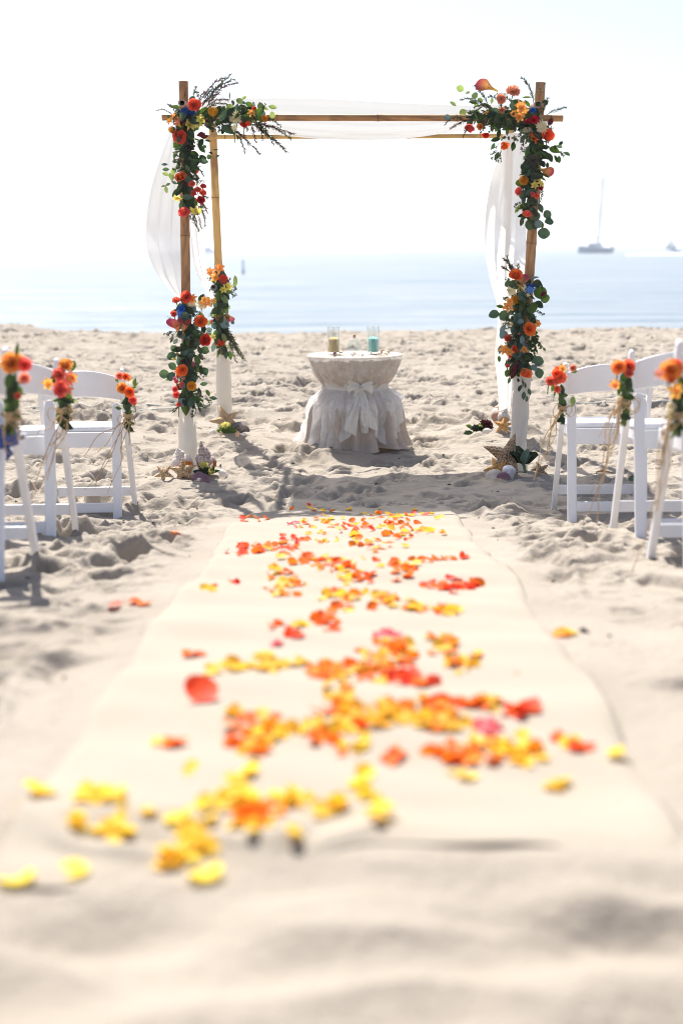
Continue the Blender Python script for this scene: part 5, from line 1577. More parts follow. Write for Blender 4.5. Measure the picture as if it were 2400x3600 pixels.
for i, (px, py, Yr, dz, rz, side, lb) in enumerate(CH):
    c = chair0 if i == 0 else copy_tree(chair0)
    t = PY(px, py, Yr + .06)
    x = t.x + side * .216; y = Yr + .255
    c.location = (x, y, float(prof(np.array([Yr]))[0]) + dz)
    c.rotation_euler = (-(.05 if abs(Yr - 7.2) < .3 else .085), 0, rz)
    c['label'] = lb
    CHO.append(c)

# posies tied to the aisle-side uprights
def raffia(arr, z0, z1, sag=.03, r=.0032, dY=(-.08, -.09)):
    rg = arr.rg
    a = arr.P(z0[0], z0[1], dY[0]) - arr.base; b = arr.P(z1[0], z1[1], dY[1] + rg.uniform(-.04, .03)) - arr.base
    pts = []
    w1, w2 = rg.uniform(-1, 1), rg.uniform(-1, 1)
    for i in range(12):
        t = i / 11
        p = a.lerp(b, t)
        p.x += sag * (w1 * math.sin(math.pi * t) + .5 * w2 * math.sin(2.4 * math.pi * t)); p.y += .02 * math.sin(5 * t + w2)
        p.z += .012 * math.sin(9 * t + w1 * 3)
        pts.append(p)
    MB().tube(pts, [r * (1 - .4 * i / 11) for i in range(12)], 4, False).build("raffia_strand", M['raffia'], arr.o)

def tie(arr, z, w=50):
    rg = arr.rg
    c = arr.P(z[0], z[1], -.06) - arr.base
    m = MB(); R = arr.size(w) * .5
    for k in range(9):
        pts = []
        tl = rg.uniform(-.4, .4); dz = rg.uniform(-.014, .014)
        for q in range(13):
            a = 2 * math.pi * q / 12
            pts.append((c.x + R * 1.1 * math.cos(a), c.y + .02 + .05 * math.sin(a), c.z + dz + tl * .02 * math.cos(a)))
        m.tube(pts, .0024, 4, False)
    tie_o = m.build("raffia_tie", M['raffia'], arr.o)
    for k in range(3):
        pts = [c + Vector((0, -.045, 0))]
        a0 = rg.uniform(-.6, .6) + (0 if k else 3.1)
        Lp = rg.uniform(.035, .06)
        for q in range(1, 9):
            a = 2 * math.pi * q / 8
            pts.append(c + Vector((Lp * (math.sin(a / 2)) * math.cos(a0 + .5 * math.sin(a)), -.05 - .01 * math.sin(a), .6 * Lp * math.sin(a) - .01)))
        MB().tube(pts, .0022, 4, False).build("raffia_loop", M['raffia'], tie_o)

def stems(arr, top, bot, n, spread):
    rg = arr.rg
    for i in range(n):
        a = arr.P(top[0] + rg.uniform(-1, 1) * spread, top[1] + rg.uniform(-20, 20), -.06) - arr.base
        b = arr.P(bot[0] + rg.uniform(-1, 1) * spread * .45, bot[1] + rg.uniform(-18, 18), -.05) - arr.base
        MB().tube([a, a.lerp(b, .5) + Vector((0, -.006, 0)), b], [.003, .0032, .003], 5).build("stem", M['stem'], arr.o)

def posy(label, org, sc, Y, basepx, flowers, leaves, top, bot, tz, strands, seed, spread=34, fill=14, fpath=None):
    b = PY(org[0] + basepx[0] / sc, org[1] + basepx[1] / sc, Y)
    a = Arrangement("flower_posy", label, "posy", "posies tied to the chairs", org, sc, Y, b, seed)
    for f in flowers: a.flower(f[0], f[1], f[2], f[3], f[4] * 1.16, *f[5:])
    for l in leaves: a.leaf(*l)
    stems(a, top, bot, 13, spread)
    a.fill(fpath or [top, bot], [spread * 1.0, spread * .5], fill, [('oval', 'dark_leaf'), ('broad', 'dark_leaf'), ('long', 'green_leaf'), ('oval', 'green_leaf'), ('long', 'dark_leaf')], spread * 2.3, (-.085, -.02))
    tie(a, tz, spread * 2.1)
    for s in strands: raffia(a, *s)
    return a
ZL = ((0, 1180), 2.6133); ZR = ((1880, 1180), 2.735)
posy("small orange rose posy tied to the chair nearest the starfish pair", *ZL, 7.40, (1165, 700),
     [('bloom','peach',1100,370,86),('bloom','orange',1155,375,70),('lily','lily_orange',1180,392,60),('rose','amber',1125,482,96),('rose','orange',1190,515,90),('carnation','coral',1222,590,66),('carnation','coral',1235,620,40)],
     [('oval','green_leaf',1075,405,50,(-.4,-1)),('broad','dark_leaf',1165,650,110,(.1,1)),('oval','green_leaf',1240,430,80,(.2,-1)),('long','green_leaf',1225,480,80,(1,-.3)),('long','green_leaf',1255,450,60,(.8,-.7)),('oval','green_leaf',1090,665,60,(-1,-.2)),('oval','dark_leaf',1180,830,80,(0,1))],
     (1175, 560), (1185, 880), (1175, 745), [((1160,770),(1010,1440)),((1170,760),(860,1420)),((1150,760),(800,1400)),((1190,770),(1215,1010)),((1180,790),(1120,1150)),((1150,770),(905,1090)),((1150,770),(770,1100)),((1190,760),(1240,900))], 71)
posy("full posy of coral blooms topped by one amber rose, tied to a white chair", *ZL, 6.05, (590, 650),
     [('rose','amber',605,280,124,(0,-.7,.7)),('lily','lily_orange',445,440,100),('carnation','coral',550,360,110),('lily','coral',640,390,120),('lily','coral',560,440,120),('lily','coral',650,420,110),('carnation','coral',560,500,110),('lily','coral',620,510,110),('lily','lily_orange',670,385,90)],
     [('broad','dark_leaf',490,420,100,(.2,1)),('oval','green_leaf',670,280,110,(.3,-1)),('oval','green_leaf',640,570,90,(.3,1)),('long','euc_light',700,600,70,(.8,.6)),('broad','green_leaf',560,600,120,(-.1,1)),('oval','dark_leaf',590,800,110,(0,1))],
     (590, 570), (590, 850), (575, 690), [((600,700),(420,1300)),((590,720),(270,1560)),((600,730),(400,1180)),((580,720),(280,1540)),((620,740),(600,960)),((560,740),(350,910)),((600,740),(430,1120)),((630,640),(650,760))], 72, 56, 18)
posy("posy with one big amber rose tied above the shiny navy band", *ZL, 4.86, (90, 650),
     [('rose','amber',108,255,180,(.1,-1,.2)),('rose','coral',230,270,120,(.4,-.9,.2)),('bloom','peach',222,390,124,(.3,-.8,.1)),('carnation','coral',165,555,60)],
     [('long','green_leaf',160,125,150,(.05,-1)),('broad','dark_leaf',90,430,170,(-.1,1)),('oval','dark_leaf',150,520,150,(.2,1)),('long','green_leaf',130,420,170,(.3,-1)),('oval','green_leaf',190,500,90,(.4,.9)),('oval','dark_leaf',110,820,120,(0,1))],
     (110, 420), (112, 900), (105, 740), [((130,760),(190,960)),((100,780),(110,1080)),((140,740),(180,930)),((80,760),(120,1000)),((150,700),(160,820))], 73, 60, 20)
posy("small coral carnation posy tied to the chair nearest the brown starfish", *ZR, 7.14, (260, 650),
     [('lily','lily_orange',258,310,76),('carnation','coral',215,345,90),('carnation','coral',235,400,110),('carnation','coral',140,440,84),('carnation','coral',190,430,80),('carnation','coral',208,515,64),('bloom','peach',362,310,76),('rose','orange',205,365,84)],
     [('oval','green_leaf',375,345,60,(.9,-.1)),('broad','euc_light',360,635,100,(-.1,1)),('oval','green_leaf',170,500,80,(-.3,1)),('oval','dark_leaf',255,520,110,(.1,1)),('oval','green_leaf',260,820,70,(0,1)),('long','green_leaf',185,560,80,(-.2,1))],
     (245, 520), (262, 840), (265, 690), [((240,700),(60,1180)),((250,720),(20,1330)),((235,720),(160,950)),((245,700),(215,940)),((250,720),(90,1050)),((240,730),(-20,1400)),((230,720),(130,1250))], 74, 36, 14)
posy("posy of an amber and a coral rose side by side, long raffia trailing", *ZR, 5.86, (880, 640),
     [('rose','amber',800,300,130,(-.1,-1,.2)),('rose','coralred',895,300,120,(.1,-1,.2)),('lily','lily_orange',755,470,100),('carnation','coral',895,365,80)],
     [('broad','dark_leaf',860,420,150,(.1,1)),('oval','green_leaf',820,470,110,(-.2,1)),('broad','dark_leaf',910,590,110,(.8,.3)),('oval','green_leaf',810,530,90,(-.4,1)),('oval','green_leaf',850,810,100,(0,1)),('oval','dark_leaf',905,480,120,(.2,1))],
     (870, 440), (850, 860), (860, 640), [((830,600),(740,1150)),((820,640),(520,1740)),((820,620),(560,1540)),((830,650),(620,1400)),((810,600),(640,1100)),((840,660),(590,1000)),((830,640),(560,1800)),((830,560),(815,860)),((825,640),(660,1200))], 75, 48, 16)
posy("deep orange posy tied to the chair cut off opposite the navy band", *ZR, 4.74, (1370, 640),
     [('rose','amber',1300,330,190,(-.2,-1,.2)),('carnation','orange',1330,310,150),('bloom','red',1305,415,90,(0,-.6,-.6)),('lily','lily_orange',1330,525,150),('lily','peach',1190,370,90),('mum','cream',1310,680,80)],
     [('broad','dark_leaf',1400,560,170,(.1,1)),('oval','dark_leaf',1350,640,150,(0,1)),('oval','green_leaf',1400,450,130,(.2,-1)),('oval','dark_leaf',1380,860,130,(0,1)),('oval','green_leaf',1325,240,60,(0,-1))],
     (1370, 560), (1370, 930), (1370, 770), [((1290,560),(1300,900)),((1300,780),(1150,1700)),((1300,760),(1180,1500)),((1310,780),(1200,1300)),((1290,760),(1240,1120)),((1300,780),(1080,1900)),((1300,780),(1120,1650)),((1300,800),(940,2250))], 76, 60, 16)

# blue band on the chair at the edge
bb = thing("blue_band", "shiny navy blue band wrapped round a white chair at the photo edge", "ribbon band", PY(12, 1535, 4.88))
rows_ = []
for i in range(9):
    z = -.036 + .009 * i; row = []
    for k in range(28):
        a = 2 * math.pi * k / 28
        r_ = 1 + .05 * math.sin(3 * a + i * .5) + .03 * math.sin(7 * a - i * .3)
        row.append((.048 * math.cos(a) * r_, .05 * math.sin(a) * r_, z + .006 * math.cos(a)))
    rows_.append(row)
MB().grid(rows_, True).build("band", M['blue_satin'], bb)
MB().tube([(.02, -.05, -.03), (.035, -.062, -.05), (.02, -.055, -.075)], [.008, .014, .004], 8).build("knot", M['blue_satin'], bb)

# ------------------------------------------------------------------ small round table with its cloths
TC = PY(1249, 1600, 9.75); TC.z = gz(TC.x, TC.y)
TZ = PY(1249, 1247, 9.75).z            # height of the table top
TH = TZ - TC.z
tb = thing("round_table", "small round table hidden below the gathered cloth", "table", TC)
MB().lathe([(.001, TH - .03), (.300, TH - .03), (.305, TH - .022), (.305, TH - .008), (.30, TH - .004), (.001, TH - .004)], 48).build("table_top", M['wood_table'], tb)
MB().lathe([(.03, TH - .03), (.026, TH * .5), (.03, .05), (.05, .03)], 16).build("pedestal", M['wood_table'], tb)
for k in range(4):
    a = k * math.pi / 2 + .5
    MB().tube([(.03 * math.cos(a), .03 * math.sin(a), .10), (.15 * math.cos(a), .15 * math.sin(a), .06), (.22 * math.cos(a), .22 * math.sin(a), .0)], [.018, .016, .013], 8).build("foot", M['wood_table'], tb)
def hermite(tbl, z):
    k = sorted(tbl)
    return float(np.interp(z, [q[0] for q in k], [q[1] for q in k]))
def cloth_shell(prof_tbl, a0, a1, zt, hem, folds, amp, nu=260, nv=90, seed=1, crinkle=0.0, out=0.0, topdisc=False):
    """vertical cloth round the table: radius by height, folds deepening downwards, hem height by angle"""
    rg = random.Random(seed)
    fs = [(rg.choice(folds) + rg.uniform(-.3, .3), rg.uniform(0, 6.28), rg.uniform(.5, 1)) for _ in range(7)]
    cs = [(rg.uniform(20, 70), rg.uniform(-60, 60), rg.uniform(0, 6.28)) for _ in range(7)]
    full = abs(a1 - a0 - 2 * math.pi) < 1e-6
    if full: fs = [(round(f), p, w) for f, p, w in fs]
    P = []
    if topdisc:
        for r_ in (.02, .1, .2, .27, .302):
            P.append([(r_ * math.cos(a0 + (a1 - a0) * j / (nu - (0 if full else 1))), r_ * math.sin(a0 + (a1 - a0) * j / (nu - (0 if full else 1))), zt + .0015) for j in range(nu)])
    for i in range(nv):
        t = i / (nv - 1); row = []
        for j in range(nu):
            a = a0 + (a1 - a0) * j / (nu - (0 if full else 1))
            zb = hem(a)
            z = zt + (zb - zt) * t
            r_ = hermite(prof_tbl, z / zt if zt else 0)
            A_ = amp(z / zt)
            f = sum(w * math.sin(q * a + p + .8 * math.sin(3 * t + p)) for q, p, w in fs) / 3.0
            f = abs(f) ** .8 * (1 if f > 0 else -1)
            c = 0
            if crinkle:
                c = sum(math.sin(q * a + w * z + p) for q, w, p in cs) / 7 * crinkle
            rr = r_ * (1 + 0) + A_ * f + c + out
            row.append((rr * math.cos(a), rr * math.sin(a), z))
        P.append(row)
    return MB().grid(P, full)
PT = [(0.0, .365), (.03, .335), (.10, .315), (.30, .292), (.44, .275), (.54, .246), (.64, .205), (.67, .203), (.72, .232), (.80, .272), (.90, .300), (.965, .316), (.99, .318), (1.0, .308)]
amp_top = lambda q: .004 if q > .93 else (.004 + .012 * smooth01((.93 - q) / .25) if q > .66 else .010 + .030 * smooth01((.66 - q) / .3) + .02 * smooth01((.2 - q) / .2))
cloth = cloth_shell(PT, 0, 2 * math.pi, TH, lambda a: .004 + .010 * math.sin(5 * a), [7, 9, 11, 13, 16], amp_top, seed=5, crinkle=.002, topdisc=True).build("tablecloth", M['linen'])
cloth.location = TC
tag(cloth, "taupe linen tablecloth pooling on the sand below the white gauze", "tablecloth")
# sheer crinkled overlay: a thin upper layer, a fuller skirt below the ribbon
ov = thing("gauze_overlay", "crinkled white gauze overlay gathered at the waist of the small table", "tablecloth", TC)
PTo = [(q, r + .010) for q, r in PT]
upper = cloth_shell(PTo, 0, 2 * math.pi, TH + .004, lambda a: TH * .645, [9, 13, 17, 23, 29], lambda q: .002 + .012 * float(smooth01((.97 - q) / .3)), seed=12, crinkle=.005, nv=50, topdisc=True)
upper.build("upper_layer", M['gauze_thin'], ov)
def hem_w(a):
    d = (math.degrees(a) + 360) % 360          # 270 faces the aisle
    z = .035 + .02 * math.sin(4 * a) + .012 * math.sin(9 * a + 1)
    z += .105 * math.exp(-((d - 268) / 17) ** 2) + .04 * math.exp(-((d - 290) / 9) ** 2)
    q = min(abs(d - 5), abs(d - 365))
    z += .27 * math.exp(-(q / 30) ** 2)
    return z
PTs = [(0.0, .372), (.04, .350), (.10, .335), (.22, .316), (.34, .310), (.45, .312), (.52, .298), (.58, .262), (.63, .226), (.655, .214), (.70, .222)]
skirt = cloth_shell(PTs, 0, 2 * math.pi, TH * .66, hem_w, [8, 11, 14, 17, 21], lambda q: .008 + .034 * float(smooth01((1 - q) / .35)), seed=23, crinkle=.007, nv=100)
# profile heights are given as parts of the full table height
skirt_b = MB()
def skirt_build():
    rg = random.Random(23)
    fs = [(round(rg.choice([9, 13, 17, 22, 27, 33])), rg.uniform(0, 6.28), rg.uniform(.5, 1)) for _ in range(8)]
    cs = [(rg.uniform(15, 60), rg.uniform(-70, 70), rg.uniform(0, 6.28)) for _ in range(9)]
    nu, nv = 320, 110; P = []
    zt = TH * .66
    for i in range(nv):
        t = i / (nv - 1); row = []
        for j in range(nu):
            a = 2 * math.pi * j / nu
            z = zt + (hem_w(a) - zt) * t
            r_ = hermite(PTs, z / TH)
            side = math.cos(a)
            r_ += .03 * max(0, -side) * (1 - z / zt) ** 2 * 1.6
            A_ = .007 + .030 * float(smooth01(t / .45))
            f = sum(w * math.sin(q * a + p + .9 * math.sin(3.2 * t + p)) for q, p, w in fs) / 3.0
            c = sum(math.sin(q * a + w * z + p) * math.sin(.37 * q * a + 9 * t + p * 2) for q, w, p in cs) / 9 * .028 * float(smooth01(t / .2))
            rr = r_ + A_ * f + c
            row.append((rr * math.cos(a), rr * math.sin(a), z + .004 * math.sin(23 * a)))
        P.append(row)
    return MB().grid(P, True)
skirt_build().build("skirt", M['gauze'], ov)
# ribbon sash with a bow and two tails
rb = thing("ribbon_sash", "cream ribbon tied in a bow round the waist of the gauze", "ribbon", TC)
P = []
for i in range(7):
    z = TH * .635 + i * .0075
    P.append([((.226 + .004 * math.sin(6 * a + i)) * math.cos(a), (.226 + .004 * math.sin(6 * a + i)) * math.sin(a), z + .006 * math.sin(2 * a)) for a in [2 * math.pi * k / 90 for k in range(90)]])
MB().grid(P, True).build("band", M['ribbon'], rb)
kx, kz = .035, TH * .66
def bow_loop(sgn, droop, length, seed):
    rg = random.Random(seed); P = []
    for i in range(20):
        t = i / 19; an = 2 * math.pi * t
        x = kx + sgn * length * (0.5 - .5 * math.cos(an)); z = kz + .012 * math.sin(an) * 1.6 - droop * (0.5 - .5 * math.cos(an))
        y = -.245 - .022 * math.sin(an)
        w = .010 + .030 * (0.5 - .5 * math.cos(an))
        P.append([(x + sgn * .008 * math.sin(4 * u + t * 5), y - .010 * math.cos(3 * u + 6 * t), z + w * u) for u in (-1, -.6, -.2, .2, .6, 1)])
    MB().grid(P).build("bow_loop", M['ribbon'], rb)
bow_loop(-1, -.012, .085, 1); bow_loop(1, -.006, .08, 2); bow_loop(-1, .045, .045, 3)
MB().lathe([(.001, -.022), (.016, -.015), (.020, 0), (.016, .015), (.001, .022)], 12, c=(kx, -.248, kz)).build("knot", M['ribbon'], rb)
def tail(x0, x1, zlen, w0, w1, seed):
    rg = random.Random(seed); P = []
    for i in range(26):
        t = i / 25
        cx_ = x0 + (x1 - x0) * t; z = kz - .01 - zlen * t; w = w0 + (w1 - w0) * min(1, t * 1.6)
        y = -.25 - .085 * min(1, t * 1.5) - .022 * t
        P.append([(cx_ + w * u + .006 * math.sin(7 * t + u), y - .012 * math.cos(3.2 * u + 3 * t + seed), z - (.02 * u if i == 25 else 0)) for u in np.linspace(-1, 1, 9)])
    MB().grid(P).build("ribbon_tail", M['ribbon'], rb)
tail(kx - .005, kx - .075, .27, .010, .036, 1); tail(kx + .005, kx + .065, .24, .010, .042, 2)

# ------------------------------------------------------------------ things on the table (measured in a view with origin 1120,1140, scale 5.227)
def TP(zx, dY=0.0):
    p = PY(1120 + zx / 5.227, 1247, 9.75 + dY)
    return Vector((p.x, p.y, TZ + .006))
def vase(zx, label, sandm, h, fill, r):
    o = thing("glass_vase", label, "vase", TP(zx, -.02), 0, "sand ceremony vases")
    gl_ = MB().lathe([(.001, .004), (r * .95, .004), (r, .010), (r, h), (r * .985, h), (r * .985, .016), (.001, .014)], 36).build("glass", M['glass'], o)
    MB().lathe([(.001, .0165), (r * .97, .0165), (r * .976, .02), (r * .976, fill), (r * .6, fill + .010), (r * .25, fill + .015), (.001, fill + .016)], 32).build("sand_fill", sandm, o)
    MB().tube([(r * .985 * math.cos(a), r * .985 * math.sin(a), h) for a in [2 * math.pi * k / 40 for k in range(41)]], .0016, 6, False).build("rim", M['glass'], gl_)
vase(275, "clear cylinder vase half filled with golden sand", M['gold_sand'], .185, .102, .0425)
vase(1000, "clear cylinder vase half filled with aqua sand", M['aqua_sand'], .185, .102, .0415)
bt = thing("glass_bottle", "round clear glass bottle with a cork between the two sand vases", "bottle", TP(655, -.02))
g = MB()
P = []
for i in range(25):
    t = i / 24; an = -math.pi / 2 + math.pi * t * .93
    P.append([(.052 * math.cos(an) * math.cos(a), .027 * math.cos(an) * math.sin(a), .055 + .052 * math.sin(an)) for a in [2 * math.pi * k / 30 for k in range(30)]])
g.grid(P, True)
g.lathe([(.0115, .104), (.010, .112), (.0105, .118), (.0135, .1185), (.0135, .122), (.0085, .122), (.0085, .11)], 20)
g.build("glass", M['glass'], bt)
g = MB(); P = []
for i in range(17):
    t = i / 16; an = -math.pi / 2 + math.pi * t * .85
    P.append([(.040 * math.cos(an) * math.cos(a), .019 * math.cos(an) * math.sin(a), .055 + .042 * math.sin(an)) for a in [2 * math.pi * k / 24 for k in range(24)]])
g.grid(P, True).build("inner_glass", M['glass'], bt)
MB().lathe([(.001, .110), (.0082, .110), (.0095, .130), (.001, .130)], 16).build("cork", M['cork'], bt)

# ------------------------------------------------------------------ shells, starfish
def spiral(turns, b, R, H, r, seg=16, spike=0.0, nspike=8, aspect=1.0):
    """spiral shell, apex on top, mouth at the bottom; final whorl about one unit across"""
    m = MB(); n = int(turns * 22); P = []
    T = turns * 2 * math.pi
    for i in range(n + 1):
        t = T * i / n; e = math.exp(b * (t - T))
        c = Vector((R * e * math.cos(t), R * e * math.sin(t), H * (1 - e)))
        rad = Vector((math.cos(t), math.sin(t), 0)); row = []
        for k in range(seg):
            a = 2 * math.pi * k / seg
            q = r * e * (1 + spike * max(0, math.cos(a - .7)) ** 6 * max(0, math.sin(nspike * t)) ** 3)
            row.append(c + rad * (q * math.cos(a)) + Vector((0, 0, aspect * q * math.sin(a))))
        P.append(row)
    m.grid(P, True)
    return m
def fan_shell(ribs, depth, span=2.5, rib=.075, thick=.012):
    """scallop valve: hinge at the origin, fan towards +y, dome towards +z"""
    P = []; nr = 12; na = ribs * 6 + 1
    for i in range(nr):
        t = (i + .35) / (nr - 1 + .35); row = []
        for j in range(na):
            s = -1 + 2 * j / (na - 1); a = s * span / 2
            R_ = t * (1 - .10 * s * s + .018 * math.cos(ribs * math.pi * (s + 1)))
            dome = depth * math.sin(math.pi * min(1, .08 + .80 * t)) * (1 - .55 * s * s)
            row.append((R_ * math.sin(a), R_ * math.cos(a), dome + rib * math.cos(ribs * math.pi * (s + 1)) * t * .5))
        P.append(row)
    m = MB().grid(P)
    m.add([(-.28, -.03, .02), (.28, -.03, .02), (.22, .14, .03), (-.22, .14, .03)], [(0, 1, 2, 3)])
    return m
def starfish_mesh(seed, curl=.10):
    rg = random.Random(seed); m = MB(); P = []
    nr, na = 11, 100
    bend = [rg.uniform(-.12, .12) for _ in range(5)]; ln = [rg.uniform(.9, 1.08) for _ in range(5)]
    for side in (1, -1):
        P = []
        for i in range(nr):
            t = i / (nr - 1); row = []
            for j in range(na):
                a = 2 * math.pi * j / na
                k = int(round(a / (2 * math.pi / 5))) % 5
                d = (a - k * 2 * math.pi / 5 + math.pi) % (2 * math.pi) - math.pi
                u = d / (math.pi / 5)
                star = .36 / (math.sin(abs(d)) + .36) * ln[k]
                star -= .05 * math.exp(-(d / .05) ** 2)
                rr = t * star
                aa = a + bend[k] * rr * rr
                ridge = (1 - abs(u)) ** 1.5
                h = .15 * math.sqrt(max(0, 1 - t ** 2.4)) * (1 - .35 * rr) * (.75 + .4 * ridge)
                z = h if side > 0 else -.03 * math.sqrt(max(0, 1 - t ** 3))
                row.append((rr * math.sin(aa), rr * math.cos(aa), z - curl * rr * rr * rr * .6 + .012 * math.sin(17 * rr + j) * (side > 0) * (t < .95)))
            P.append(row)
        m.grid(P, True)
    return m
STM = {}
def starfish(px, py, Y, rad, mat, label, nrm, roll, seed, group="starfish at the post feet"):
    """centre seen at px,py at distance Y; rad = arm length in metres"""
    p = PY(px, py, Y)
    me = starfish_mesh(seed).mesh("starfish", M[mat])
    o = mk("starfish", me, None, p, face(nrm, roll), rad)
    # the mesh pattern is sized in metres: undo the scale
    for v in me.vertices: v.co *= rad
    o.scale = (1, 1, 1)
    tag(o, label, "starfish", group)
    return o
def place(name, mb, mat, px, py, Y, size, rot, label, cat="shell", group=None, smooth=True):
    p = PY(px, py, Y); p.z = max(p.z, gz(p.x, p.y - .02) + .18 * size)
    me = mb.mesh(name, mat, smooth)
    for v in me.vertices: v.co *= size
    o = mk(name, me, None, p, rot)
    return tag(o, label, cat, group)

def face_roll(n, up_deg):
    """face a direction with the local +y turned up_deg clockwise from straight up in view"""
    z = Vector(n).normalized(); up = Vector((0, 0, 1)); y = (up - z * up.dot(z)).normalized(); x = y.cross(z)
    R = Matrix((x, y, z)).transposed()
    return R @ Matrix.Rotation(-math.radians(up_deg), 3, 'Z')

# group at the foot of the smooth wrapped post: view origin 540,1560 scale 6.03
def LF(zx, zy): return 540 + zx / 6.03, 1560 + zy / 6.03
def star_at(zf, zx, zy, Y, rad, mat, label, n, deg, seed):
    px, py = zf(zx, zy); p = PY(px, py, Y); p.z = max(p.z, gz(p.x, p.y - .02) + .52 * rad)
    me = starfish_mesh(seed).mesh("starfish", M[mat])
    for v in me.vertices: v.co *= rad
    return tag(mk("starfish", me, None, p, face_roll(n, deg)), label, "starfish", "starfish at the post feet")
star_at(LF, 215, 660, 8.40, .072, 'star_tan', "small tan starfish standing on the sand, outermost of the pair", (-.1, -.85, .45), -38, 1)
star_at(LF, 625, 640, 8.42, .092, 'star_tan', "larger tan starfish leaning on the white conch shell", (.05, -.85, .45), -8, 2)
def conch(zf, zx, zy, Y, size, label, outer, inner, rot, group="shells at the post feet"):
    px, py = zf(zx, zy); p = PY(px, py, Y); p.z = max(p.z, gz(p.x, p.y - .02) + .45 * size)
    o = thing("conch_shell", label, "shell", p, 0, group)
    o.rotation_euler = rot.to_euler()
    body = spiral(4.5, .10, .13, .62, .30, 14, .2, 7).mesh("spire", outer)
    for v in body.vertices: v.co *= size
    mk("spire", body, o, Vector((0, .10, .40)) * size)
    # flared last whorl, open towards the aisle: outer shell and the coloured inside
    op = Vector((.15, -.80, -.45)).normalized(); ax = -op
    e1 = ax.orthogonal().normalized(); e2 = ax.cross(e1)
    for nm, mt, k in (("whorl", outer, 1.0), ("mouth", inner, .93)):
        P = []
        for i in range(15):
            th = math.radians(4 + 122 * i / 14); row = []
            for j in range(40):
                a = 2 * math.pi * j / 40
                d = ax * math.cos(th) + (e1 * math.cos(a) + e2 * math.sin(a)) * math.sin(th)
                q = 1 + .07 * math.sin(3 * a + 1) * math.sin(th) + (.05 * math.sin(11 * a) if i > 11 else 0) + (.10 * (i - 11) / 3 if i > 11 else 0)
                row.append(Vector((d.x * .60, d.y * .50, d.z * .62)) * q * size * k)
            P.append(row)
        MB().grid(P, True).build(nm, mt, o)
    return o
conch(LF, 610, 440, 8.50, .105, "white conch shell with a glowing orange mouth behind the starfish", M['shell_white'], M['shell_inner'], Euler((.15, -.25, .15)).to_matrix())
sp = conch(LF, 1110, 420, 8.55, .10, "speckled pointed conch with an orange lip behind the yellow flowers", M['shell_speck'], M['shell_inner'], Euler((.0, .10, .55)).to_matrix())
px, py = LF(1060, 330)
place("spire_shell", spiral(6, .088, .20, 1.45, .40, 16, .16, 9), M['shell_speck'], px, py + 16, 8.50, .098, Euler((-.12, -.10, 0)).to_matrix(), "tall speckled spire shell standing upright beside the smooth post wrap", "shell", "shells at the post feet")
px, py = LF(950, 750)
place("scallop_shell", fan_shell(17, .28), M['shell_purple'], px, py + 6, 8.34, .052, face_roll((-.5, -.8, .5), -25), "purple-grey scallop shell beside the yellow flowers, upright half", "shell", "shells at the post feet")
px, py = LF(1100, 770)
place("scallop_shell", fan_shell(19, .26), M['shell_purple'], px - 18, py + 2, 8.32, .058, face_roll((.1, -.6, .8), 78), "dark purple scallop shell lying flat in the shade below the yellow flowers", "shell", "shells at the post feet")
px, py = LF(985, 770)
place("cockle_shell", fan_shell(3, .34, 2.2, .0), M['shell_white'], px - 1, py + 8, 8.315, .022, face_roll((.2, -.8, .5), -10), "small white shell between the two purple scallops", "shell", "shells at the post feet")
px, py = LF(1420, 640)
place("cockle_shell", fan_shell(5, .4, 2.4, .02), M['shell_white'], px, py + 10, 8.50, .050, face_roll((.3, -.7, .6), 40), "pale broken shell at the outer end of the smooth post's shell heap", "shell", "shells at the post feet")

def protea(label, zf, zx, zy, Y, size, heads, seed, leafm='dark_leaf', headm='protea'):
    px, py = zf(zx, zy); b = PY(px, py, Y); b.z = max(b.z, gz(b.x, b.y) + .005)
    o = thing("protea_sprig", label, "flower sprig", b)
    rg = random.Random(seed)
    for (hx, hz, hs) in heads:
        d = Vector((hx * .5, -.5, .9)).normalized()
        mk("bloom", kit('mum', headm, seed % 3), o, Vector((hx, -.03, hz)) * size, face(d, rg.uniform(0, 6)), hs * size)
        mk("bloom_heart", kit('bud', headm), o, Vector((hx, -.03, hz)) * size, face(d, rg.uniform(0, 6)), hs * size * .8)
    for k in range(26):
        a = rg.uniform(-1.5, 1.5); d = Vector((math.sin(a), rg.uniform(-.7, .2), .35 + .75 * math.cos(a) * rg.random()))
        mk("leaf", kit('long' if k % 3 else 'oval', leafm), o, Vector((rg.uniform(-.25, .35), rg.uniform(-.1, .1), rg.uniform(0, .15))) * size, leaf_rot(d, (rg.uniform(-.6, .6), -1, .4)), size * rg.uniform(.45, .75))
    MB().tube([(0, 0, -.01), (.1 * size, -.02, .2 * size)], [.004, .003], 6).build("stem", M['stem'], o)
    return o
protea("yellow spiky blooms with dark green leaves laid against the speckled conch", LF, 1080, 680, 8.42, .105, [(.0, .62, .62), (.42, .30, .56), (.36, .16, .40)], 3)

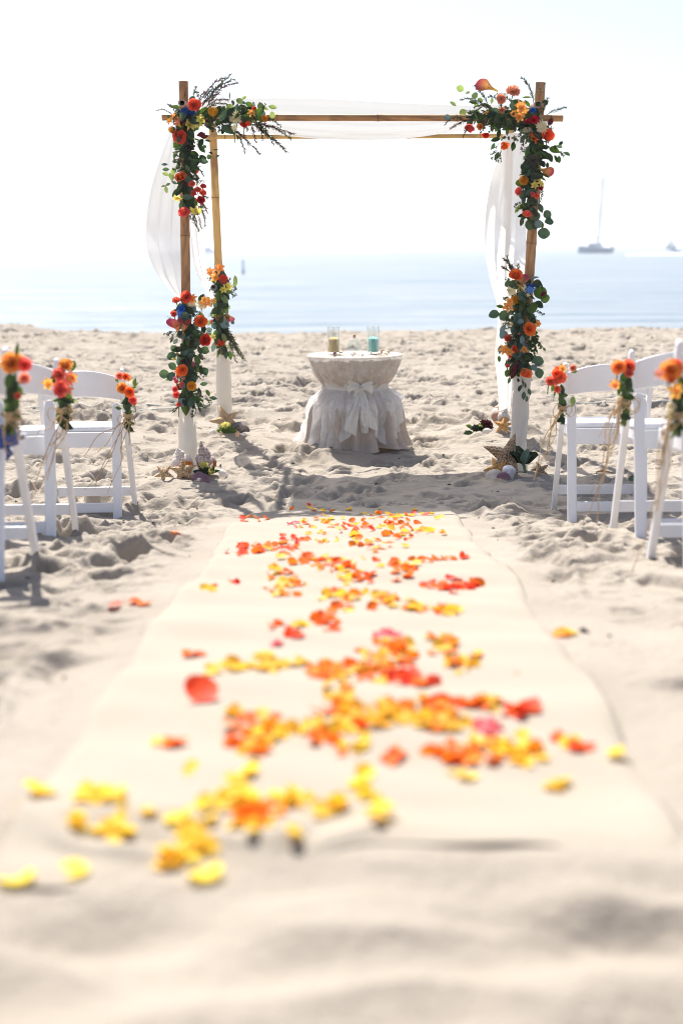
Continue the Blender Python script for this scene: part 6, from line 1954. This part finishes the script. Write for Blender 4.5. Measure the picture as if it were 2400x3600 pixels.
# group at the foot of the golden post: view origin 480,900 scale 2.869
def LB(zx, zy): return 480 + zx / 2.869, 900 + zy / 2.869
star_at(LB, 905, 1655, 10.12, .132, 'star_tan', "large tan starfish leaning on the golden post's wrap", (.1, -.8, .55), -22, 5)
px, py = LB(775, 1765)
place("moon_shell", spiral(2.6, .22, .36, .45, .52, 16), M['shell_white'], px, py + 8, 9.98, .046, Euler((1.2, .3, .5)).to_matrix(), "round white moon shell below the large starfish", "shell", "shells at the post feet")
px, py = LB(848, 1775)
place("moon_shell", spiral(2.6, .22, .36, .45, .50, 16), M['shell_cream'], px, py + 4, 9.95, .030, Euler((1.3, .1, 2)).to_matrix(), "small tan snail shell tucked beside the yellow bloom", "shell", "shells at the post feet")
px, py = LB(1000, 1775)
place("whelk_shell", spiral(3.4, .19, .30, 1.3, .40, 14, .2, 6), M['shell_orange'], px, py + 8, 9.95, .046, Euler((1.5, 1.1, .3)).to_matrix(), "orange whelk lying beside the black striped scallop", "shell", "shells at the post feet")
px, py = LB(1040, 1775)
place("scallop_shell", fan_shell(15, .34, 2.6, .10), M['shell_black'], px, py + 3, 10.02, .082, face_roll((.3, -.8, .5), 18), "black and white ribbed scallop standing below the large starfish", "shell", "shells at the post feet")
px, py = LB(1085, 1798)
place("cockle_shell", fan_shell(7, .4, 2.3, .01), M['shell_white'], px, py + 4, 9.94, .030, face_roll((.4, -.5, .8), 60), "tiny white shell beside the black striped scallop", "shell", "shells at the post feet")
protea("yellow bloom with green leaves lying below the large starfish", LB, 900, 1790, 9.94, .10, [(-.02, .56, .75)], 8, 'green_leaf')

# group at the foot of the twisted post: view origin 1680,1500 scale 6.03
def RF(zx, zy): return 1680 + zx / 6.03, 1500 + zy / 6.03
star_at(RF, 625, 660, 8.46, .165, 'star_brown', "large dark brown starfish propped upright against the twisted post", (-.05, -.93, .30), 14, 6)
star_at(RF, 400, 880, 8.43, .098, 'star_orange', "orange starfish half hidden behind the white scallop", (-.3, -.7, .55), -30, 7)
star_at(RF, 1310, 960, 8.40, .066, 'star_brown', "little starfish apart from the others beside the green succulent", (.1, -.75, .6), -12, 9)
px, py = RF(350, 1110)
place("scallop_shell", fan_shell(19, .26), M['shell_white'], px, py, 8.335, .062, face_roll((-.15, -.8, .5), -14), "white scallop shell in front of the orange starfish", "shell", "shells at the post feet")
px, py = RF(535, 1115)
place("scallop_shell", fan_shell(19, .26, 2.9), M['shell_purple'], px, py, 8.30, .046, face_roll((.0, -.85, .5), 2), "purple scallop half buried in front of the coral rock", "shell", "shells at the post feet")
def rock(seed):
    m = MB(); rg = random.Random(seed); P = []
    for i in range(15):
        ph = -math.pi / 2 + math.pi * i / 14
        P.append([])
        for j in range(24):
            a = 2 * math.pi * j / 24
            d = Vector((math.cos(ph) * math.cos(a), math.cos(ph) * math.sin(a), math.sin(ph)))
            q = (abs(d.x) ** 3 + abs(d.y) ** 3 + abs(d.z) ** 3) ** (-1 / 3.0)
            q *= 1 + .08 * math.sin(3 * d.x + 5 * d.z + seed) + .05 * math.sin(9 * d.y - 7 * d.x)
            P[-1].append(d * q)
    return m.grid(P, True)
px, py = RF(640, 965)
place("coral_rock", rock(3), M['coral' + 'rock'], px, py, 8.37, .038, Euler((.2, .35, .2)).to_matrix(), "chunk of white coral rock below the brown starfish", "coral rock")
# cut succulent lying beside it
px, py = RF(930, 860); b = PY(px, py, 8.42)
sc_ = thing("green_succulent", "grey-green succulent rosette lying at the foot of the twisted post", "succulent", b)
rg = random.Random(4)
for k in range(15):
    a = k * 2.39996; t = k / 14
    d = Vector((math.sin(a) * (.25 + .9 * t), -.45 + .4 * math.cos(a) * t, .95 - .35 * t)).normalized()
    lf = []
    Lk = .055 + .05 * t; wk = .018 + .016 * t
    top, bot = [], []
    for i in range(8):
        v = i / 7; w = wk * (math.sin(math.pi * (.10 + .80 * v ** .8)) if i < 7 else .35)
        top.append([(w * u, Lk * v, .010 * u * u + .012 * math.sin(3 * v)) for u in (-1, -.5, 0, .5, 1)])
        bot.append([(w * u, Lk * v, .010 * u * u + .012 * math.sin(3 * v) - .007 * (1 - u * u) - .001) for u in (1, .5, 0, -.5, -1)])
    ob = MB().grid(top).grid(bot).build("leaf", M['succ_green'] if t < .65 else M['dark_leaf'], sc_)
    ob.location = Vector((.012 * math.sin(a), 0, .035)); ob.rotation_euler = leaf_rot(d, (-d.x * .3, -1, .5)).to_euler()
MB().tube([(.0, 0, .04), (.012, -.02, .0), (.015, -.03, -.03)], [.011, .009, .008], 8).build("stem", M['stem'], sc_)

# group at the foot of the rear post on the twisted side: view origin 1600,880 scale 2.869
def RB(zx, zy): return 1600 + zx / 2.869, 880 + zy / 2.869
conch(RB, 425, 1660, 10.18, .085, "pale pink conch shell leaning against the rear drape", M['shell_pink'], M['shell_pink'], Euler((.1, .2, -.2)).to_matrix())
conch(RB, 480, 1690, 10.10, .072, "white-backed conch shell between the pink conch and the starfish", M['shell_white'], M['shell_pink'], Euler((.2, .35, .3)).to_matrix())
star_at(RB, 482, 1765, 10.02, .080, 'star_orange', "golden starfish leaning on the pink conch behind the twisted post", (-.2, -.8, .5), 4, 11)
px, py = RB(325, 1852)
place("clam_shell", fan_shell(15, .34, 2.7), M['shell_white'], px, py, 9.88, .044, face_roll((.1, -.75, .6), -12), "round white ribbed clam beside the fallen succulent sprig", "shell", "shells at the post feet")
px, py = RB(215, 1840); b = PY(px, py, 9.98); b.z = max(b.z, gz(b.x, b.y) + .01)
ss = thing("succulent_sprig", "fallen succulent sprig with green and reddish rosettes on the sand", "succulent", b)
for (dx, dz, s_, mt) in ((-.012, .03, .055, 'succ_dark'), (.045, .065, .055, 'maroon'), (.055, .03, .06, 'green_leaf'), (.02, .035, .055, 'green_leaf'), (.075, .06, .06, 'maroon'), (.085, .045, .05, 'succ_dark')):
    mk("rosette", kit('succulent', mt if mt in ('succ_dark',) else mt), ss, (dx, -.02, dz), face((dx * 6, -.7, .6), dx * 40), s_ * 1.25)
for (dx, dz, L_, tip, mt) in ((-.055, .045, .05, (-1, 0, .25), 'euc_light'), (-.05, .005, .07, (-1, -.3, -.05), 'dark_leaf'), (-.06, .035, .045, (-1, -.2, .5), 'green_leaf'), (.03, .02, .06, (.2, -.3, 1), 'euc_light'), (.05, .01, .06, (.6, -.4, .6), 'euc_light')):
    mk("leaf", kit('oval', mt), ss, (dx * .6, -.02, dz), leaf_rot(tip, (0, -1, .7)), L_)
MB().tube([(.06, -.02, .03), (.0, -.02, .015), (-.05, -.02, .03)], .004, 6).build("stem", M['stem'], ss)

# shells on the table
def TS(zx, zy, dY): return PY(1120 + zx / 5.227, 1140 + zy / 5.227, 9.75 + dY)
def tshell(name, mb, mat, zx, dY, size, rot, label, lift):
    p = TP(zx, dY); p.z += lift * size
    me = mb.mesh(name, mat)
    for v in me.vertices: v.co *= size
    return tag(mk(name, me, None, p, rot), label, "shell", "shells on the little table")
tshell("snail_shell", spiral(2.8, .2, .34, .75, .48, 16), M['shell_stripe'], 285, -.235, .026, Euler((1.1, .4, .9)).to_matrix(), "dark striped snail shell at the table edge by the golden sand", .75)
tshell("snail_shell", spiral(2.6, .2, .34, .7, .48, 14), M['shell_cream'], 380, -.24, .016, Euler((1.2, 0, 2)).to_matrix(), "small tan snail shell next to the dark striped one", .8)
tshell("cockle_shell", fan_shell(11, .35, 2.4), M['shell_white'], 600, -.22, .034, face_roll((-.2, -.5, .9), 20), "white ribbed shell in front of the cork bottle", .2)
tshell("cockle_shell", fan_shell(9, .4, 2.4), M['shell_white'], 655, -.24, .026, face_roll((.3, -.5, .9), -60), "white shell overlapping another white shell below the bottle", .3)
tshell("cockle_shell", fan_shell(9, .4, 2.4), M['shell_white'], 760, -.23, .024, face_roll((.0, -.6, .9), 80), "small white shell just past the bottle toward the aqua vase", .3)
tshell("pebble_shell", spiral(2.3, .24, .3, .4, .5, 14), M['shell_white'], 948, -.235, .021, Euler((1.4, .2, .2)).to_matrix(), "rounded white shell in front of the aqua sand vase", .8)
tshell("whelk_shell", spiral(3.2, .19, .3, 1.1, .42, 14), M['shell_pink'], 1095, -.21, .022, Euler((1.4, 1.0, .2)).to_matrix(), "peach whelk shell at the foot of the aqua sand vase", .7)
tshell("whelk_shell", spiral(2.8, .2, .32, .8, .46, 14), M['shell_orange'], 1160, -.10, .026, Euler((.8, .6, .2)).to_matrix(), "orange rounded shell behind the peach whelk on the table", .8)
tshell("whelk_shell", spiral(3.6, .18, .28, 1.5, .36, 14, .2, 6), M['shell_orange'], 1270, -.12, .027, Euler((1.5, 1.35, .1)).to_matrix(), "long orange whelk at the outer end of the table's shells", .6)
tshell("cockle_shell", fan_shell(11, .3, 2.4), M['shell_cream'], 1200, -.17, .026, face_roll((.3, -.5, .9), 70), "pale fan shell under the orange shells on the table", .3)
tshell("cockle_shell", fan_shell(11, .3, 2.4), M['shell_cream'], 430, -.05, .026, face_roll((-.3, -.4, .9), -40), "pale yellow shell behind the golden sand vase", .3)

# ------------------------------------------------------------------ boats, wake, buoy
def at_sea(px, dist):
    d = ray(px, 900); return Vector((d.x / d.y * dist, dist, SEA_Z))
def sailboat(px, dist, L, mast, label, turn, cabin=True):
    o = thing("sailboat", label, "sailboat", at_sea(px, dist), turn, "boats on the water")
    P = []
    for i in range(15):
        t = i / 14; x = -L / 2 + L * t
        w = L * .15 * (math.sin(math.pi * min(1, .30 + .70 * t)) ** .8) if t < .999 else .02
        fb = L * .15 + L * .07 * t * t
        P.append([(x - (.03 * L if t == 0 else 0), -w, fb), (x, -w * .9, fb * .4), (x, -w * .45, -.3), (x, w * .45, -.3), (x, w * .9, fb * .4), (x - (.03 * L if t == 0 else 0), w, fb)])
    m = MB().grid(P)
    m.grid([[q[0] for q in P], [(q[0][0], 0, q[0][2] + .03 * L) for q in P], [q[5] for q in P]], mi=1)
    m.f.append((0, 1, 2, 3, 4, 5)); m.mi.append(0)
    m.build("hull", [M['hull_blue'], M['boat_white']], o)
    if cabin:
        cab_ = bevel(MB().box((-.02 * L, 0, L * .215), (L * .34, L * .18, L * .10)).build("cabin", M['boat_grey'], o, False), .1)
        bevel(MB().box((.12 * L, 0, L * .36), (L * .28, L * .22, L * .02)).build("bimini", M['boat_grey'], o, False), .04)
        for s in (-1, 1):
            for xx in (.0, .24):
                MB().tube([(xx * L, s * L * .09, L * .14), (xx * L, s * L * .09, L * .36)], .07, 6).build("canopy_post", M['alloy'], o)
    MB().tube([(-.10 * L, 0, .1 * L), (-.10 * L - .05 * mast, 0, mast)], [.30, .20], 8).build("mast", M['alloy'], o)
    MB().tube([(-.11 * L, 0, .42 * L), (.30 * L, 0, .41 * L)], [.17, .13], 8).build("boom", M['boat_grey'], o)
    for xe in (.47, -.49):
        MB().tube([(-.10 * L - .05 * mast, 0, mast * .98), (xe * L, 0, .15 * L)], .09, 5).build("stay", M['alloy'], o)
    for s in (-1, 1):
        MB().tube([(-.10 * L - .042 * mast, 0, mast * .85), (-.10 * L, s * .14 * L, .15 * L)], .03, 5).build("shroud", M['alloy'], o)
    MB().box((-.10 * L - .0275 * mast, 0, mast * .55), (.06, L * .16, .06)).build("spreader", M['alloy'], o)
    return o
sailboat(2088, 400, 10.4, 21.3, "dark sailboat with bare mast anchored near the horizon", math.radians(142))
sailboat(2357, 640, 12.0, 17.5, "smaller faint sailboat at the edge of the photo on the horizon", math.radians(68))
mb_ = thing("motor_boat", "tiny faint motor boat on the horizon between two bamboo posts", "boat", at_sea(729, 700), math.radians(170), "boats on the water")
P = []
for i in range(9):
    t = i / 8; w = 1.3 * math.sin(math.pi * min(1, .35 + .65 * t)) + .02
    P.append([(-4.5 + 9 * t, -w, 1.2 + .6 * t * t), (-4.5 + 9 * t, -w * .6, -.2), (-4.5 + 9 * t, w * .6, -.2), (-4.5 + 9 * t, w, 1.2 + .6 * t * t)])
m = MB().grid(P, True); m.f.append((0, 1, 2, 3)); m.mi.append(0)
m.build("hull", M['haze_blue'], mb_)
bevel(MB().box((-.5, 0, 2.0), (3.2, 1.9, 1.5)).build("cabin", M['haze_blue'], mb_, False), .2)
bevel(MB().box((-.6, 0, 2.95), (3.8, 2.1, .15)).build("cabin_roof", M['haze_blue'], mb_, False), .04)
jb = thing("jet_ski", "small dark watercraft trailing a white wake below the faint sailboat", "boat", at_sea(2369, 330), math.radians(12), "boats on the water")  # jet ski with a rider, in simple shapes
P = []
for i in range(9):
    t = i / 8; w = .55 * math.sin(math.pi * min(1, .4 + .6 * t)) + .02
    P.append([(-1.5 + 3 * t, -w, .55 + .25 * t), (-1.5 + 3 * t, -w * .6, -.1), (-1.5 + 3 * t, w * .6, -.1), (-1.5 + 3 * t, w, .55 + .25 * t)])
m = MB().grid(P, True); m.f.append((0, 1, 2, 3)); m.mi.append(0)
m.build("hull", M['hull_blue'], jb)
MB().tube([(.5, 0, .7), (.35, 0, 1.25), (.15, 0, 1.45)], [.2, .12, .08], 8).build("console", M['boat_grey'], jb)
bevel(MB().box((-.5, 0, .85), (1.2, .42, .3)).build("seat", M['boat_grey'], jb, False), .06)
MB().tube([(-.2, 0, .95), (-.15, 0, 1.35), (0, 0, 1.75), (.05, 0, 2.0)], [.22, .27, .24, .10], 8).build("standing_rider", M['hull_blue'], jb)  # the standing rider, simplified to one tapered tube
# the wake: churned foam, a low irregular ridge on the water
P = []
c0 = at_sea(2369, 330)
for i in range(120):
    t = i / 119; x = c0.x - 15 + 52 * t; row = []
    for j in range(13):
        s = -1 + j / 6
        hgt = (.5 * math.exp(-((x - c0.x - 3) / 12) ** 2) + .12) * (1 - s * s) * (.7 + .3 * math.sin(x * 2.7 + j) * math.sin(x * 1.1 + j * 2.3))
        wid = (3 + 12 * math.exp(-((x - c0.x) / 14) ** 2)) * (.35 + .65 * math.sin(math.pi * min(1, max(0, t))) ** .5) + .2
        row.append((x, c0.y - 16 + wid * s + 1.5 * math.sin(x * .4), SEA_Z + .06 + max(0, hgt)))
    P.append(row)
wk = MB().grid(P).build("wake", M['foam'])
tag(wk, "long white foam wake on the water behind the small watercraft", "wake", kind='stuff')
by = thing("marker_buoy", "faint thin marker buoy on the water beyond the golden post", "buoy", at_sea(854, 130))
MB().lathe([(.001, -.2), (.14, -.15), (.16, .1), (.13, .3), (.09, .45), (.08, 1.05), (.001, 1.08)], 16).build("float", M['haze_blue'], by)
MB().lathe([(.001, 0), (.10, .02), (.10, .2), (.001, .22)], 10, c=(0, 0, 1.05)).build("top_mark", M['haze_blue'], by)

# ------------------------------------------------------------------ small things on the sand
def sand_rope(x0, x1, py0, label, seed):
    rg = random.Random(seed); pts = []
    n = 60
    a = G(1200 + (2 if x0 > 0 else -2) * 300, py0)
    Y = a.y
    for i in range(n):
        x = x0 + (x1 - x0) * i / (n - 1)
        y = Y + .03 * math.sin(x * 2 + seed) + .015 * math.sin(x * 5)
        pts.append((x, y, gz(x, y)))
    z = np.array([p[2] for p in pts]); z = np.convolve(np.pad(z, 4, mode='edge'), np.ones(9) / 9, mode='valid')
    pts = [(p[0], p[1], max(float(q) + .012, p[2] + .004)) for p, q in zip(pts, z)]
    tag(MB().tube(pts, .0065, 6).build("cord", M['rope']), label, "cord", "cords lying on the sand")
sand_rope(-6.5, -1.0, 1436, "nearer of two pale cords on the sand behind the navy-banded chair's side", 1)
sand_rope(-6.5, -1.0, 1424, "farther of two pale cords on the sand behind the navy-banded chair's side", 2)
sand_rope(1.75, 6.5, 1414, "nearer of two pale cords on the sand behind the deep orange posy's side", 3)
sand_rope(1.75, 6.5, 1402, "farther of two pale cords on the sand behind the deep orange posy's side", 4)
g = G(2205, 1695)
o = mk("fallen_leaf", kit('broad', 'euc'), None, (g.x, g.y, g.z + .012), leaf_rot((.9, -.2, .25), (-.2, -.7, .7)), .075)
tag(o, "teal green leaf fallen on shaded sand among the legs of white chairs", "leaf")
g = G(2122, 1668)
m = MB().tube([(-.05, 0, .012), (-.01, .005, .02), (.05, -.004, .008)], [.004, .010, .003], 6)
o = m.build("driftwood_chip", M['cork']); o.location = g
tag(o, "tan sliver of driftwood on the sand, seen below a white chair seat", "driftwood")
# seaweed crumbs
m = MB(); rg = random.Random(77)
for i in range(420):
    y = 3.0 + 9.0 * rg.random() ** .8; x = rg.uniform(-.27, .27) * y + rg.gauss(0, .2)
    if abs(x - .03) < .62 and 2.0 < y < 7.6: continue
    z = gz(x, y) + .002
    s = rg.uniform(.003, .009) * (1.8 if rg.random() < .08 else 1); a = rg.uniform(0, 6.28)
    ca, sa = math.cos(a), math.sin(a)
    V = [(x + s * 1.6 * ca, y + s * 1.6 * sa, z), (x - s * .5 * sa, y + s * .5 * ca, z + s * .3), (x - s * 1.3 * ca, y - s * 1.3 * sa, z + s * .2), (x + s * .5 * sa, y - s * .5 * ca, z), (x, y, z + s * .9)]
    m.add(V, [(0, 1, 4), (1, 2, 4), (2, 3, 4), (3, 0, 4)])
cr = m.build("seaweed_crumbs", M['debris'], None, False)
tag(cr, "dark crumbs of dry seaweed scattered over the sand", "debris", kind='stuff')

# ------------------------------------------------------------------ sea haze
hz = MB().box((0, 2980, 13.0), (12800, 6200, 34.0)).build("haze", bpy.data.materials.new("sea_haze"), None, smooth=False)
hm = hz.data.materials[0]
hm.use_nodes = True
hm.node_tree.nodes.clear()
_o = hm.node_tree.nodes.new("ShaderNodeOutputMaterial")
_v = hm.node_tree.nodes.new("ShaderNodeVolumePrincipled")
_v.inputs['Color'].default_value = (0.95, 0.97, 1.0, 1)
_v.inputs['Density'].default_value = 0.0006
_v.inputs['Anisotropy'].default_value = 0.2
hm.node_tree.links.new(_v.outputs[0], _o.inputs['Volume'])
hz['kind'] = 'stuff'
